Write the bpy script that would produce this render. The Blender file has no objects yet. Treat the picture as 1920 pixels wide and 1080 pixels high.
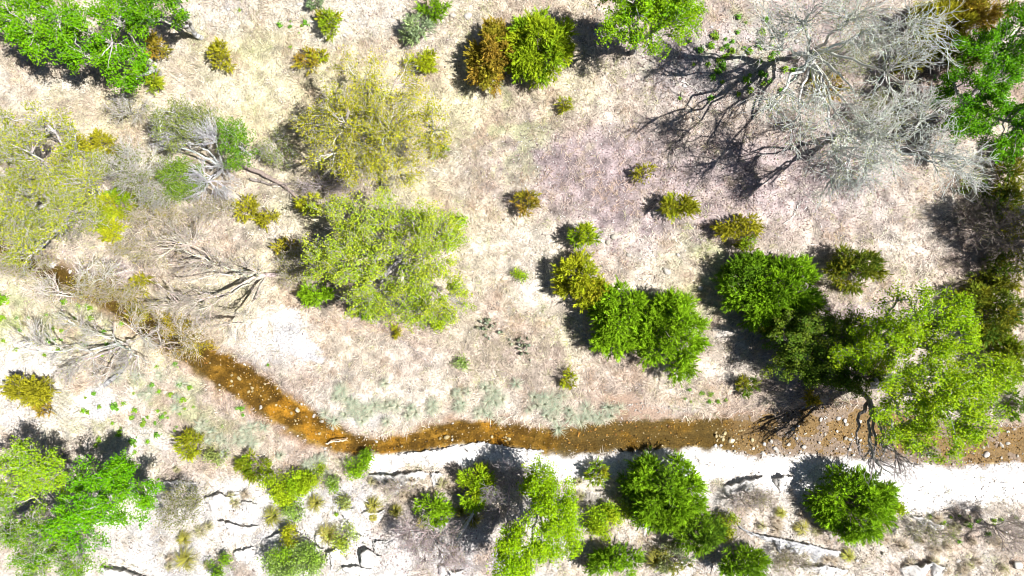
import bpy, math
import numpy as np
from mathutils import Vector

# ------------------------------------------------------------------ camera, sky, sun, exposure
scene = bpy.context.scene
COL = scene.collection
H = 32.0                       # camera height over the meadow, metres
PPM = 40.0                     # photo pixels per metre on the meadow
cam_d = bpy.data.cameras.new("camera"); cam = bpy.data.objects.new("camera", cam_d)
COL.objects.link(cam); scene.camera = cam
cam.location = (0, 0, H); cam.rotation_euler = (0, 0, 0)
cam_d.sensor_width = 36.0; cam_d.lens = 24.0; cam_d.clip_start = 0.5; cam_d.clip_end = 600.0

SUN_EL = math.radians(58.0)
sx, sy = 0.99, -0.14           # horizontal direction towards the sun
sun_dir = Vector((sx * math.cos(SUN_EL), sy * math.cos(SUN_EL), math.sin(SUN_EL))).normalized()
world = bpy.data.worlds.new("World"); scene.world = world; world.use_nodes = True
wn = world.node_tree.nodes; wl = world.node_tree.links
sky = wn.new("ShaderNodeTexSky"); sky.sky_type = 'NISHITA'; sky.sun_disc = False
sky.altitude = 400.0; sky.air_density = 0.5; sky.dust_density = 0.3
sky.sun_elevation = SUN_EL; sky.sun_rotation = math.atan2(sx, sy)
wl.new(sky.outputs[0], wn["Background"].inputs[0]); wn["Background"].inputs[1].default_value = 0.05
sun_d = bpy.data.lights.new("sun", 'SUN'); sun_d.energy = 5.0; sun_d.angle = math.radians(0.5)
sun_d.color = (1.0, 0.975, 0.94)
sun = bpy.data.objects.new("sun", sun_d); COL.objects.link(sun)
sun.rotation_euler = sun_dir.to_track_quat('Z', 'Y').to_euler(); sun.location = (20, -3, 30)
scene.cycles.filter_width = 1.0
scene.view_settings.view_transform = 'Standard'; scene.view_settings.look = 'None'
scene.view_settings.exposure = 1.12; scene.view_settings.gamma = 1.0

# ------------------------------------------------------------------ helpers
R0 = np.random.default_rng(7)
_tab = R0.random((256, 256))
def vnoise(x, y, scale, seed=0):
    x = np.asarray(x, float) / scale + seed * 17.31; y = np.asarray(y, float) / scale + seed * 9.77
    xi = np.floor(x).astype(int); yi = np.floor(y).astype(int)
    fx = x - xi; fy = y - yi
    fx = fx * fx * (3 - 2 * fx); fy = fy * fy * (3 - 2 * fy)
    a = _tab[xi & 255, yi & 255]; b = _tab[(xi + 1) & 255, yi & 255]
    c = _tab[xi & 255, (yi + 1) & 255]; d = _tab[(xi + 1) & 255, (yi + 1) & 255]
    return (a * (1 - fx) + b * fx) * (1 - fy) + (c * (1 - fx) + d * fx) * fy
def fbm(x, y, scale, seed=0, o=4):
    s = 0; a = 1; t = 0
    for k in range(o):
        s = s + a * vnoise(x, y, scale / 2 ** k, seed + k * 3); t += a; a *= 0.55
    return s / t
def sstep(a, b, x):
    t = np.clip((x - a) / (b - a), 0, 1); return t * t * (3 - 2 * t)
def norm(v): return v / (np.linalg.norm(v, axis=-1, keepdims=True) + 1e-9)

UP = [(-330, 320), (-200, 350), (0, 440), (95, 497), (140, 517), (190, 545), (240, 567), (300, 604), (350, 634), (400, 655), (440, 675),
      (500, 712), (555, 755), (605, 785), (650, 812), (700, 826), (760, 818), (830, 797), (900, 788), (960, 798), (1040, 810),
      (1100, 798), (1160, 792), (1200, 790), (1300, 790), (1380, 784), (1450, 776), (1530, 765), (1600, 765), (1680, 775),
      (1760, 790), (1830, 800), (1920, 800), (2100, 800), (2300, 790)]
LO = [(-345, 340), (-220, 368), (-20, 457), (78, 514), (118, 536), (168, 561), (226, 592), (288, 634), (350, 680), (400, 715), (450, 748),
      (510, 785), (570, 818), (610, 838), (650, 846), (720, 850), (800, 842), (868, 829), (960, 838), (1050, 849), (1150, 845),
      (1280, 838), (1350, 838), (1420, 850), (1500, 847), (1600, 854), (1690, 862), (1780, 870), (1850, 868), (1920, 865),
      (2100, 860), (2300, 850)]
WZ = -0.22
def w2(p): return np.array([((a - 960) / PPM * (H - WZ) / H, (540 - b) / PPM * (H - WZ) / H) for a, b in p])
POLY = np.concatenate([w2(UP), w2(LO)[::-1]])
def creek_dist(x, y):
    """signed distance to the creek edge, negative in the water"""
    x = np.asarray(x, float).ravel(); y = np.asarray(y, float).ravel()
    best = np.full(x.shape, 1e9); inside = np.zeros(x.shape, bool)
    n = len(POLY)
    if len(x) < 64:
        A = POLY; Bq = np.roll(POLY, -1, 0); D = Bq - A
        t = np.clip(((x[:, None] - A[:, 0]) * D[:, 0] + (y[:, None] - A[:, 1]) * D[:, 1]) / ((D ** 2).sum(1) + 1e-12), 0, 1)
        best = ((x[:, None] - A[:, 0] - t * D[:, 0]) ** 2 + (y[:, None] - A[:, 1] - t * D[:, 1]) ** 2).min(1)
        dy = np.where(np.abs(D[:, 1]) < 1e-9, 1e-9, D[:, 1])
        c = ((A[:, 1] > y[:, None]) != (Bq[:, 1] > y[:, None])) & (x[:, None] < D[:, 0] * (y[:, None] - A[:, 1]) / dy + A[:, 0])
        d = np.sqrt(best); return np.where(c.sum(1) % 2 == 1, -d, d)
    for i in range(n):
        ax, ay = POLY[i]; bx, by = POLY[(i + 1) % n]
        dx, dy = bx - ax, by - ay
        t = np.clip(((x - ax) * dx + (y - ay) * dy) / (dx * dx + dy * dy + 1e-12), 0, 1)
        best = np.minimum(best, (x - ax - t * dx) ** 2 + (y - ay - t * dy) ** 2)
        if abs(dy) > 1e-9:
            c = ((ay > y) != (by > y)) & (x < dx * (y - ay) / dy + ax)
            inside ^= c
    d = np.sqrt(best); return np.where(inside, -d, d)
def px_of(x, y): return 960 + x * PPM, 540 - y * PPM
def zg(x, y):
    shp = np.shape(x)
    x = np.asarray(x, float).ravel(); y = np.asarray(y, float).ravel()
    X, Y = px_of(x, y)
    d = creek_dist(x, y) + (fbm(x, y, 0.9, 5) - 0.5) * 0.35
    z = (fbm(x, y, 5, 1) - 0.5) * 0.3 + (fbm(x, y, 0.8, 2) - 0.5) * 0.07
    ramp = sstep(885, 1160, Y) * 1.1
    rough = sstep(860, 920, Y)
    z = z + ramp + rough * (fbm(x, y, 0.7, 9) - 0.5) * 0.22
    bank = sstep(0.0, 0.55, d)
    low = -0.22
    zo = low * (1 - bank) + z * bank
    dry = sstep(1330, 1480, X) * (1 - sstep(1960, 2060, X))
    bar = sstep(1180, 1290, X) * 0
    depth = 0.30 * (1 - dry) + 0.03 * dry
    zi = low - depth * sstep(0, 0.75, -d) + dry * (fbm(x, y, 0.8, 12) - 0.42) * 0.16 + (fbm(x, y, 0.3, 14) - 0.5) * 0.05
    out = np.where(d > 0, zo, zi)
    return out.reshape(shp) if shp else float(out[0])
def P(px, py, h=0.0):
    """place of a photo point that lies h metres above the ground under it"""
    z = h
    for _ in range(4):
        f = (H - z) / H
        x = (px - 960) / PPM * f; y = (540 - py) / PPM * f
        z = zg(x, y) + h
    return np.array([x, y, z])

def mesh_np(name, V, F, C=None, smooth=False):
    V = np.asarray(V, np.float32); F = np.asarray(F, np.int32)
    me = bpy.data.meshes.new(name)
    nf, k = F.shape
    me.vertices.add(len(V)); me.vertices.foreach_set("co", V.ravel())
    me.loops.add(nf * k); me.loops.foreach_set("vertex_index", F.ravel())
    me.polygons.add(nf); me.polygons.foreach_set("loop_start", np.arange(0, nf * k, k, dtype=np.int32))
    if smooth: me.polygons.foreach_set("use_smooth", np.ones(nf, bool))
    me.update(calc_edges=True)
    if C is not None:
        a = me.attributes.new("Col", 'FLOAT_COLOR', 'POINT')
        c4 = np.ones((len(V), 4), np.float32); c4[:, :3] = np.clip(C, 0, 1); a.data.foreach_set("color", c4.ravel())
    return me
def obj(name, me, mat, parent=None, loc=None):
    o = bpy.data.objects.new(name, me); COL.objects.link(o)
    if mat is not None and not me.materials: me.materials.append(mat)
    if parent is not None: o.parent = parent
    if loc is not None: o.location = loc
    return o
def tag(o, label, cat, group=None):
    o["label"] = label; o["category"] = cat
    if group: o["group"] = group
    return o
def empty(name, loc, label, cat, group=None):
    o = bpy.data.objects.new(name, None); COL.objects.link(o); o.location = loc
    o.empty_display_size = 0.2
    return tag(o, label, cat, group)

# ------------------------------------------------------------------ materials
def mat(name): 
    m = bpy.data.materials.new(name); m.use_nodes = True
    return m, m.node_tree.nodes, m.node_tree.links, m.node_tree.nodes["Principled BSDF"]
def attr_mat(name, rough=0.8, spec=0.2, nscale=None, namt=0.3, bump=0.0, bscale=40, trans=0.0):
    m, n, l, b = mat(name)
    a = n.new("ShaderNodeAttribute"); a.attribute_name = "Col"
    col = a.outputs["Color"]
    tc = n.new("ShaderNodeTexCoord")
    if nscale:
        t = n.new("ShaderNodeTexNoise"); t.inputs["Scale"].default_value = nscale; t.inputs["Detail"].default_value = 5
        l.new(tc.outputs["Object"], t.inputs["Vector"])
        mr = n.new("ShaderNodeMapRange"); mr.inputs[1].default_value = 0.3; mr.inputs[2].default_value = 0.7
        mr.inputs[3].default_value = 1 - namt; mr.inputs[4].default_value = 1 + namt
        l.new(t.outputs["Fac"], mr.inputs[0])
        mx = n.new("ShaderNodeVectorMath"); mx.operation = 'SCALE'
        l.new(col, mx.inputs[0]); l.new(mr.outputs[0], mx.inputs["Scale"]); col = mx.outputs[0]
    l.new(col, b.inputs["Base Color"])
    b.inputs["Roughness"].default_value = rough; b.inputs["Specular IOR Level"].default_value = spec
    if bump:
        t2 = n.new("ShaderNodeTexNoise"); t2.inputs["Scale"].default_value = bscale; t2.inputs["Detail"].default_value = 6
        l.new(tc.outputs["Object"], t2.inputs["Vector"])
        bp = n.new("ShaderNodeBump"); bp.inputs["Strength"].default_value = bump; bp.inputs["Distance"].default_value = 0.03
        l.new(t2.outputs["Fac"], bp.inputs["Height"]); l.new(bp.outputs[0], b.inputs["Normal"])
    if trans:
        tr = n.new("ShaderNodeBsdfTranslucent"); l.new(col, tr.inputs["Color"])
        ms = n.new("ShaderNodeMixShader"); ms.inputs[0].default_value = trans
        l.new(b.outputs[0], ms.inputs[1]); l.new(tr.outputs[0], ms.inputs[2])
        l.new(ms.outputs[0], n["Material Output"].inputs["Surface"])
    return m
M_LEAF = attr_mat("leaf", 0.7, 0.06, trans=0.2)
M_NEEDLE = attr_mat("needle", 0.8, 0.05, trans=0.15)
M_BARK = attr_mat("bark", 0.9, 0.1, nscale=14, namt=0.3, bump=0.5, bscale=30)
M_GRASS = attr_mat("straw", 0.8, 0.1, trans=0.25)
M_ROCK = attr_mat("limestone", 0.9, 0.15, nscale=5, namt=0.16, bump=0.7, bscale=18)
M_GROUND = attr_mat("ground", 0.95, 0.05, nscale=13, namt=0.4, bump=1.0, bscale=11)
def water_mat():
    m, n, l, b = mat("water")
    n.remove(b)
    tc = n.new("ShaderNodeTexCoord")
    t = n.new("ShaderNodeTexNoise"); t.inputs["Scale"].default_value = 5; t.inputs["Detail"].default_value = 4
    l.new(tc.outputs["Object"], t.inputs["Vector"])
    bp = n.new("ShaderNodeBump"); bp.inputs["Strength"].default_value = 0.25; bp.inputs["Distance"].default_value = 0.03
    l.new(t.outputs["Fac"], bp.inputs["Height"])
    fr = n.new("ShaderNodeFresnel"); fr.inputs["IOR"].default_value = 1.33; l.new(bp.outputs[0], fr.inputs["Normal"])
    tr = n.new("ShaderNodeBsdfTransparent"); tr.inputs[0].default_value = (0.95, 0.89, 0.70, 1)
    gl = n.new("ShaderNodeBsdfGlossy"); gl.inputs["Roughness"].default_value = 0.04; l.new(bp.outputs[0], gl.inputs["Normal"])
    ms = n.new("ShaderNodeMixShader"); l.new(fr.outputs[0], ms.inputs[0]); l.new(tr.outputs[0], ms.inputs[1]); l.new(gl.outputs[0], ms.inputs[2])
    l.new(ms.outputs[0], n["Material Output"].inputs["Surface"])
    return m
M_WATER = water_mat()

# ------------------------------------------------------------------ ground zones
def blob(X, Y, cx, cy, rx, ry, k=1.0, soft=0.5):
    d = np.sqrt(((X - cx) / rx) ** 2 + ((Y - cy) / ry) ** 2)
    return k * (1 - sstep(1 - soft, 1 + soft, d))
def inpoly(X, Y, pts):
    ins = np.zeros(X.shape, bool)
    for i in range(len(pts)):
        ax, ay = pts[i]; bx, by = pts[(i + 1) % len(pts)]
        if ay != by: ins ^= ((ay > Y) != (by > Y)) & (X < (bx - ax) * (Y - ay) / (by - ay) + ax)
    return ins
LOX = np.array([a for a, b in LO]); LOY = np.array([b for a, b in LO])
def zones(x, y):
    X, Y = px_of(x, y)
    n1 = fbm(x, y, 1.6, 21); n2 = fbm(x, y, 0.5, 31); n3 = fbm(x, y, 4, 41)
    Xn = X + (n1 - .5) * 70 + (n2 - .5) * 25; Yn = Y + (fbm(x, y, 1.5, 61) - .5) * 60 + (fbm(x, y, .5, 67) - .5) * 25
    d = creek_dist(x, y)
    low_edge = np.interp(X, LOX, LOY)
    below = Y - low_edge
    rock = np.zeros_like(X)
    # the bare shelf under the creek, then the broken slope behind it
    shelf_h = np.interp(X, [600, 680, 760, 1000, 1300, 1500, 1700, 1920], [10, 28, 34, 30, 55, 75, 85, 70])
    on = sstep(640, 700, X)
    shelf = on * sstep(-8, 4, below) * (1 - sstep(shelf_h * 0.9, shelf_h * 1.25 + 8, Yn - low_edge))
    rock = np.maximum(rock, on * sstep(-8, 4, below) * (1 - sstep(shelf_h * 0.9, shelf_h * 1.25 + 8, Yn - low_edge)))
    slope = sstep(885, 925, Yn) * np.interp(X, [-300, 120, 260, 420, 1000, 1350, 1500, 1920], [.3, .4, .85, .9, .8, .62, .5, .5])
    rock = np.maximum(rock, slope * sstep(0.34, 0.55, n1 * 0.7 + n2 * 0.3 + np.where(X < 700, .06, -0.06)))
    rock = np.maximum(rock, inpoly(X + (n2 - .5) * 22, Y + (fbm(x, y, .5, 71) - .5) * 22, [(512, 585), (558, 572), (576, 622), (612, 668), (600, 682), (548, 668), (512, 640)]) * 1.0)
    for b in [(185, 755, 26, 30, 1.0, .2), (30, 680, 90, 45, .75, .5), (60, 780, 110, 40, .5, .6), (250, 840, 90, 40, .5, .6),
              (420, 30, 80, 40, .5, .6), (650, 30, 150, 60, .4, .6), (1380, 120, 150, 80, .35, .6), (660, 780, 70, 35, .6, .6),
              (500, 640, 70, 50, .6, .6), (330, 620, 60, 30, .3, .6), (1380, 620, 40, 16, .6, .5), (1230, 764, 80, 14, .7, .3), (60, 165, 150, 30, .35, .6), (410, 170, 60, 30, .3, .6)]:
        rock = np.maximum(rock, blob(Xn, Yn, *b))
    lit = np.zeros_like(X)
    for b in [(1110, 315, 210, 90, 1.0), (1160, 420, 100, 70, 1.0), (1400, 345, 270, 110, .9), (1560, 400, 200, 60, .5), (1330, 120, 170, 90, .8),
              (1500, 60, 170, 90, .8), (620, 345, 130, 50, .5), (760, 60, 120, 40, .3), (520, 700, 120, 60, .15), (1400, 640, 90, 60, .3), (1780, 180, 80, 90, .7), (1840, 430, 90, 110, .35), (800, 1010, 120, 60, .6), (330, 450, 190, 80, .6), (180, 510, 140, 60, .85), (430, 330, 120, 60, .5), (130, 350, 130, 120, .5), (1600, 180, 160, 120, .5), (1560, 640, 120, 80, .6)]:
        lit = np.maximum(lit, blob(Xn, Yn, *b, .6))
    lit = lit * sstep(0.18, 0.5, n2 * .6 + n1 * .4)
    yel = np.zeros_like(X)
    for b in [(600, 250, 330, 220, .8), (200, 250, 260, 150, .6), (300, 500, 260, 130, .7), (100, 600, 220, 90, .5), (1000, 130, 120, 140, .4), (1330, 560, 90, 80, .5)]:
        yel = np.maximum(yel, blob(Xn, Yn, *b, .7))
    grn = np.zeros_like(X)
    for b in [(300, 780, 170, 90, .55), (80, 600, 160, 60, .6), (960, 230, 90, 110, .45), (1340, 520, 70, 90, .5), (880, 130, 30, 80, .3), (1350, 100, 150, 80, .5), (1000, 600, 200, 120, .15), (430, 90, 90, 60, .25), (1900, 650, 80, 80, .4)]:
        grn = np.maximum(grn, blob(Xn, Yn, *b, .7))
    grn = grn * sstep(0.42, 0.66, fbm(x, y, .7, 81))
    bed = 1 - sstep(0.0, 0.25, d + (n2 - .5) * .5)
    wet = blob(Xn, Yn, 1200, 772, 90, 24, .9, .5)
    wet = np.maximum(wet, (1 - sstep(.1, .6, d + (n2 - .5) * .9)) * (1 - .85 * on * (below > -2)) * .75)
    return dict(X=X, Y=Y, rock=np.clip(rock, 0, 1), lit=lit, yel=yel, grn=grn, bed=bed, wet=wet, shelf=shelf, d=d, n1=n1, n2=n2, n3=n3)
def mixc(a, b, t): return a * (1 - t[:, None]) + np.array(b) * t[:, None]
def ground_col(x, y):
    z = zones(x, y); n = len(x)
    c = np.tile(np.array((0.35, 0.305, 0.25)), (n, 1))
    c = mixc(c, (0.29, 0.235, 0.20), sstep(.44, .66, fbm(x, y, 2.6, 151)) * .75)
    c = mixc(c, (0.44, 0.40, 0.35), sstep(.5, .7, fbm(x, y, 1.9, 157)) * .6)
    c = mixc(c, (0.38, 0.35, 0.21), z["yel"])
    c = mixc(c, (0.235, 0.19, 0.19), z["lit"])
    c = mixc(c, (0.22, 0.30, 0.09), z["grn"] * .7)
    c = c * (0.35 + 1.3 * fbm(x, y, .4, 91, 2))[:, None]
    rk = np.tile(np.array((0.47, 0.45, 0.43)), (n, 1)) * (0.5 + 0.85 * fbm(x, y, .6, 95))[:, None]
    st = sstep(.52, .7, fbm(x, y, 1.3, 97)) * .45
    rk = mixc(rk, (0.26, 0.26, 0.29), st)
    rk = rk * (1 - z['shelf'][:, None]) + np.array((.56, .54, .52)) * (.75 + .5 * fbm(x, y, .35, 161, 3))[:, None] * z['shelf'][:, None]
    c = c * (1 - z["rock"][:, None]) + rk * z["rock"][:, None]
    c = mixc(c, (0.22, 0.13, 0.075), z["wet"] * .8)
    nb = fbm(x, y, .45, 101); nb2 = fbm(x, y, .16, 105, 2)
    bedc = np.tile(np.array((0.145, 0.09, 0.022)), (n, 1)) * (0.1 + 1.8 * nb2)[:, None]
    bedc = mixc(bedc, (0.075, 0.048, 0.016), sstep(.45, .62, nb) * .85)
    X = z["X"]
    bedc = mixc(bedc, (.34, .19, .03), sstep(.52, .75, fbm(x, y, .6, 171)) * (1 - sstep(930, 1010, X)) * .75)
    olive = sstep(960, 1060, X) * (1 - sstep(1400, 1520, X))
    bedc = mixc(bedc, (0.085, 0.066, 0.033), olive * sstep(.2, .5, fbm(x, y, 1.0, 111)) * .8)
    up = 1 - sstep(330, 420, X)
    bedc = mixc(bedc, (0.075, 0.055, 0.022), up * .9)
    bar = sstep(1340, 1420, X)
    bedc = mixc(bedc, (0.19, 0.145, 0.11), bar * .9)
    c = c * (1 - z["bed"][:, None]) + bedc * z["bed"][:, None]
    return c

def ground():
    def lines(a, far):
        core = np.arange(-a, a + 1e-6, 0.1)
        out = a + np.array([.4, 1, 2, 4, 8, 16, 32, 60, far])
        return np.concatenate([-out[::-1], core, out])
    xs = lines(27, 150.0); ys = lines(16.5, 150.0)
    gx, gy = np.meshgrid(xs, ys); x = gx.ravel(); y = gy.ravel()
    z = zg(x, y); c = ground_col(x, y)
    nx = len(xs); ny = len(ys)
    i = (np.arange(ny - 1)[:, None] * nx + np.arange(nx - 1)[None]).ravel()
    F = np.stack([i, i + 1, i + 1 + nx, i + nx], 1)
    o = obj("ground", mesh_np("ground", np.stack([x, y, z], 1), F, c, True), M_GROUND); o["kind"] = "structure"
    # creek surface: a strip between its banks, running a little under them
    n = 240
    def res(p):
        p = w2(p); s = np.concatenate([[0], np.cumsum(np.linalg.norm(np.diff(p, axis=0), axis=1))]); t = np.linspace(0, s[-1], n)
        return np.stack([np.interp(t, s, p[:, 0]), np.interp(t, s, p[:, 1])], 1)
    a = res(UP); b = res(LO); dd = norm(a - b); a = a + dd * .35; b = b - dd * .35
    rows = [a * (1 - t) + b * t for t in np.linspace(0, 1, 6)]
    V = np.concatenate([np.concatenate([r, np.full((n, 1), WZ)], 1) for r in rows])
    i = (np.arange(5)[:, None] * n + np.arange(n - 1)[None]).ravel()
    o = obj("creek", mesh_np("creek", V, np.stack([i, i + n, i + n + 1, i + 1], 1)), M_WATER); o["kind"] = "structure"
ground()

# ------------------------------------------------------------------ plant geometry
def prisms(p0, p1, r0, r1, sides):
    n = len(p0); d = norm(p1 - p0)
    ref = np.where(np.abs(d[:, 2:3]) < .9, np.array([[0, 0, 1.]]), np.array([[1., 0, 0]]))
    u = norm(np.cross(d, ref)); v = np.cross(d, u)
    ang = np.arange(sides) * 2 * np.pi / sides
    ring = u[:, None] * np.cos(ang)[None, :, None] + v[:, None] * np.sin(ang)[None, :, None]
    V = np.concatenate([p0[:, None] + ring * r0[:, None, None], p1[:, None] + ring * r1[:, None, None]], 1).reshape(-1, 3)
    k = np.arange(sides); f = np.stack([k, (k + 1) % sides, (k + 1) % sides + sides, k + sides], 1)
    F = (np.arange(n)[:, None, None] * 2 * sides + f[None]).reshape(-1, 4)
    return V, F
class Wood:
    """polylines gathered into one mesh"""
    def __init__(s): s.V = []; s.F = []; s.C = []; s.n = 0
    def lines(s, poly, rad, col, sides=3):
        # poly (m,k,3) rad (m,k) col (m,3)
        m, k, _ = poly.shape
        p0 = poly[:, :-1].reshape(-1, 3); p1 = poly[:, 1:].reshape(-1, 3)
        V, F = prisms(p0, p1, rad[:, :-1].ravel(), rad[:, 1:].ravel(), sides)
        s.V.append(V); s.F.append(F + s.n); s.n += len(V)
        s.C.append(np.repeat(np.repeat(col, k - 1, 0), 2 * sides, 0))
    def build(s, name, parent, origin):
        if not s.V: return None
        V = np.concatenate(s.V) - origin
        return obj(name, mesh_np(name, V, np.concatenate(s.F), np.concatenate(s.C), True), M_BARK, parent)
def curve(rng, p0, p1, k=7, bow=.15, up=0.0, wob=.05):
    """bent polylines from p0 to p1, (m,3) each"""
    m = len(p0); L = np.linalg.norm(p1 - p0, axis=1, keepdims=True)
    c = (p0 + p1) / 2 + rng.normal(0, 1, (m, 3)) * L * bow + np.array([0, 0, 1.]) * L * up
    t = np.linspace(0, 1, k)[None, :, None]
    q = (1 - t) ** 2 * p0[:, None] + 2 * t * (1 - t) * c[:, None] + t ** 2 * p1[:, None]
    w = rng.normal(0, 1, (m, k, 3)) * (L * wob)[:, :, None]; w[:, 0] = 0
    return q + w
def spawn(rng, poly, n, lmin, lmax, ang=.7, up=.1, k=5, wob=.06, tmin=.2, aim=None):
    """n children from random points of the given polylines"""
    m, kk, _ = poly.shape
    i = rng.integers(0, m, n); t = tmin + (1 - tmin) * rng.random(n) ** .8
    f = t * (kk - 1); j = np.minimum(f.astype(int), kk - 2); f = f - j
    a = poly[i, j]; b = poly[i, j + 1]
    p = a + (b - a) * f[:, None]; d = norm(b - a)
    dr = norm(d + norm(rng.normal(0, 1, (n, 3))) * ang + np.array([0, 0, up]))
    L = rng.uniform(lmin, lmax, n)[:, None] * (1.15 - .5 * t[:, None])
    return curve(rng, p, p + dr * L, k, .12, 0, wob)
def taper(m, k, r0, r1):
    r0 = np.broadcast_to(np.asarray(r0, float), (m,)); r1 = np.broadcast_to(np.asarray(r1, float), (m,))
    return r0[:, None] + (r1 - r0)[:, None] * np.linspace(0, 1, k)[None]
def cvar(rng, n, col, a=.12, hue=.04):
    c = np.array(col)[None] * (1 + rng.normal(0, a, (n, 1))) * (1 + rng.normal(0, hue, (n, 3)))
    return np.clip(c, 0.003, 1)
def leaves(rng, Cn, size, col, flat=.9, wide=.55):
    n = len(Cn); N = norm(rng.normal(0, 1, (n, 3)) + np.array([0, 0, flat]))
    t = norm(np.cross(N, rng.normal(0, 1, (n, 3)))); b = np.cross(N, t)
    s = (size * rng.uniform(.6, 1.3, n))[:, None]
    V = np.stack([Cn - t * s * .5, Cn + b * s * .5 * wide, Cn + t * s * .5, Cn - b * s * .5 * wide], 1).reshape(-1, 3)
    F = np.arange(4 * n).reshape(n, 4)
    return V, F, np.repeat(col, 4, 0)

# ------------------------------------------------------------------ junipers
PAL = dict(green=(.145, .25, .009), bright=(.18, .32, .009), lime=(.27, .33, .011), yellow=(.29, .275, .016), olive=(.20, .19, .014),
           rust=(.27, .175, .025), dark=(.065, .13, .013), grey=(.20, .26, .15), deep=(.10, .195, .009), sage=(.24, .31, .11))
BARK = (.26, .22, .19)
PAL = {k: tuple(1.15 * x for x in v) for k, v in PAL.items()}
def mixcol(a, b, t): return tuple(np.array(PAL[a]) * (1 - t) + np.array(PAL[b]) * t)
def juniper(px, py, rx, ry, h, c1, c2, label, name="juniper_shrub", cat="shrub", group=None, dens=1.0, leafy=False, seed=None):
    rng = np.random.default_rng(seed if seed is not None else int(px * 7 + py * 13))
    zc = h * .55
    c = P(px, py, zc); f = (H - c[2]) / H
    gz = c[2] - zc; base = np.array([c[0], c[1], gz])
    RX = rx / PPM * f; RY = ry / PPM * f; R = (RX * RY) ** .5
    root = empty(name, base, label, cat, group)
    # lobes of the crown
    nl = int(8 + R * R * 11)
    th = rng.uniform(0, 2 * np.pi, nl); rr = np.sqrt(rng.random(nl)) * (.68 if R < 1 else min(.84, .68 + .12 * (R - 1)))
    lz = (1 - rr ** 2) ** .6 * rng.uniform(.3, .9, nl) * h
    LC = np.stack([rr * np.cos(th) * RX, rr * np.sin(th) * RY, np.maximum(lz * .92, .2 * h)], 1)
    LR = rng.uniform(.27, .46, nl) * min(R, .85 + .22 * R)
    rr2 = 1 - LR / R * .85
    area = (LR ** 2).sum() * 9
    ns = int(min(area * 54 * dens, 6600)) + 60
    w = LR ** 2 / (LR ** 2).sum(); li = rng.choice(nl, ns, p=w)
    dirs = norm(rng.normal(0, 1, (ns, 3)) + np.array([0, 0, .45]) + norm(LC[li] * np.array([1, 1, .2])) * .45)
    O = LC[li] + dirs * (LR[li] * rng.uniform(.25, .92, ns))[:, None] * np.array([RX / R, RY / R, 1.0])
    O[:, 2] = np.clip(O[:, 2], .08, h * 1.02)
    axis = norm(dirs + rng.normal(0, .35, (ns, 3)) + norm(O * np.array([1, 1, .3])) * .35)
    L = rng.uniform(.15, .34, ns) * (.5 + .12 * min(R, 2)) * np.where(rng.random(ns) < .14, 1.9, 1)
    lobecol = (np.array(c1)[None] * (1 - 0) + 0 * LC)
    mixv = np.clip(rng.beta(1.2, 1.2, nl), 0, 1)
    lobecol = np.array(c1)[None] * (1 - mixv[:, None]) + np.array(c2)[None] * mixv[:, None]
    sc = lobecol[li] * (1.1 + rng.normal(0, .22, (ns, 1)))
    if leafy:
        K = 8
        keep = vnoise(O[:, 0] * 1 + 7, O[:, 1] + O[:, 2] * .6, .28, 3) > .38; O = O[keep]; axis = axis[keep]; L = L[keep]; sc = sc[keep]; ns = len(O)
        pts = (O[:, None] + axis[:, None] * (L[:, None] * rng.uniform(-.4, 1, (ns, K)))[:, :, None] + rng.normal(0, .1, (ns, K, 3))).reshape(-1, 3)
        cc = np.repeat(sc, K, 0) * (1 + rng.normal(0, .15, (ns * K, 1)))
        V, F, C = leaves(rng, pts, .09, np.clip(cc, .004, 1), .5)
    else:
        K = 13
        side = norm(np.cross(axis, rng.normal(0, 1, (ns, 3))))
        nrm = np.cross(axis, side)
        t = np.linspace(0, .85, K)[None]
        sg = np.where(np.arange(K) % 2 == 0, 1., -1.)[None]
        sg = sg * rng.uniform(.5, 1.0, (ns, K)); up = rng.normal(0, .3, (ns, K))
        b0 = O[:, None] + axis[:, None] * (L[:, None] * t)[:, :, None]
        d = norm(axis[:, None] * .85 + side[:, None] * sg[:, :, None] * .75 + nrm[:, None] * up[:, :, None])
        ll = (L[:, None] * (.56 - .3 * t)) * rng.uniform(.7, 1.2, (ns, K))
        wv = norm(np.cross(d, norm(rng.normal(0, 1, (ns, K, 3)) + np.array([0, 0, .6])))) * (ll * .10 + .006)[:, :, None]
        tip = b0 + d * ll[:, :, None]
        V = np.stack([b0 - wv, b0 + wv, tip], 2).reshape(-1, 3); F = np.arange(len(V)).reshape(-1, 3)
        C = np.repeat(np.clip(np.repeat(sc, K, 0) * (1 + rng.normal(0, .13, (ns * K, 1))), .004, 1), 3, 0)
    obj("foliage", mesh_np("foliage", V, F, C), M_LEAF if leafy else M_NEEDLE, root)
    # stems inside the crown
    wd = Wood(); m = nl
    p0 = np.stack([rng.normal(0, .06, m), rng.normal(0, .06, m), np.full(m, -.1)], 1)
    st = curve(rng, p0, LC, 6, .1, .05, .03)
    wd.lines(st, taper(m, 6, .018 + .016 * R, .008), cvar(rng, m, BARK), 4)
    tw = spawn(rng, st, m * 4, .25 * R, .55 * R, .8, .2, 4)
    wd.lines(tw, taper(len(tw), 4, .012, .004), cvar(rng, len(tw), BARK), 3)
    wd.build("stem", root, np.zeros(3))
    return root

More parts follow.
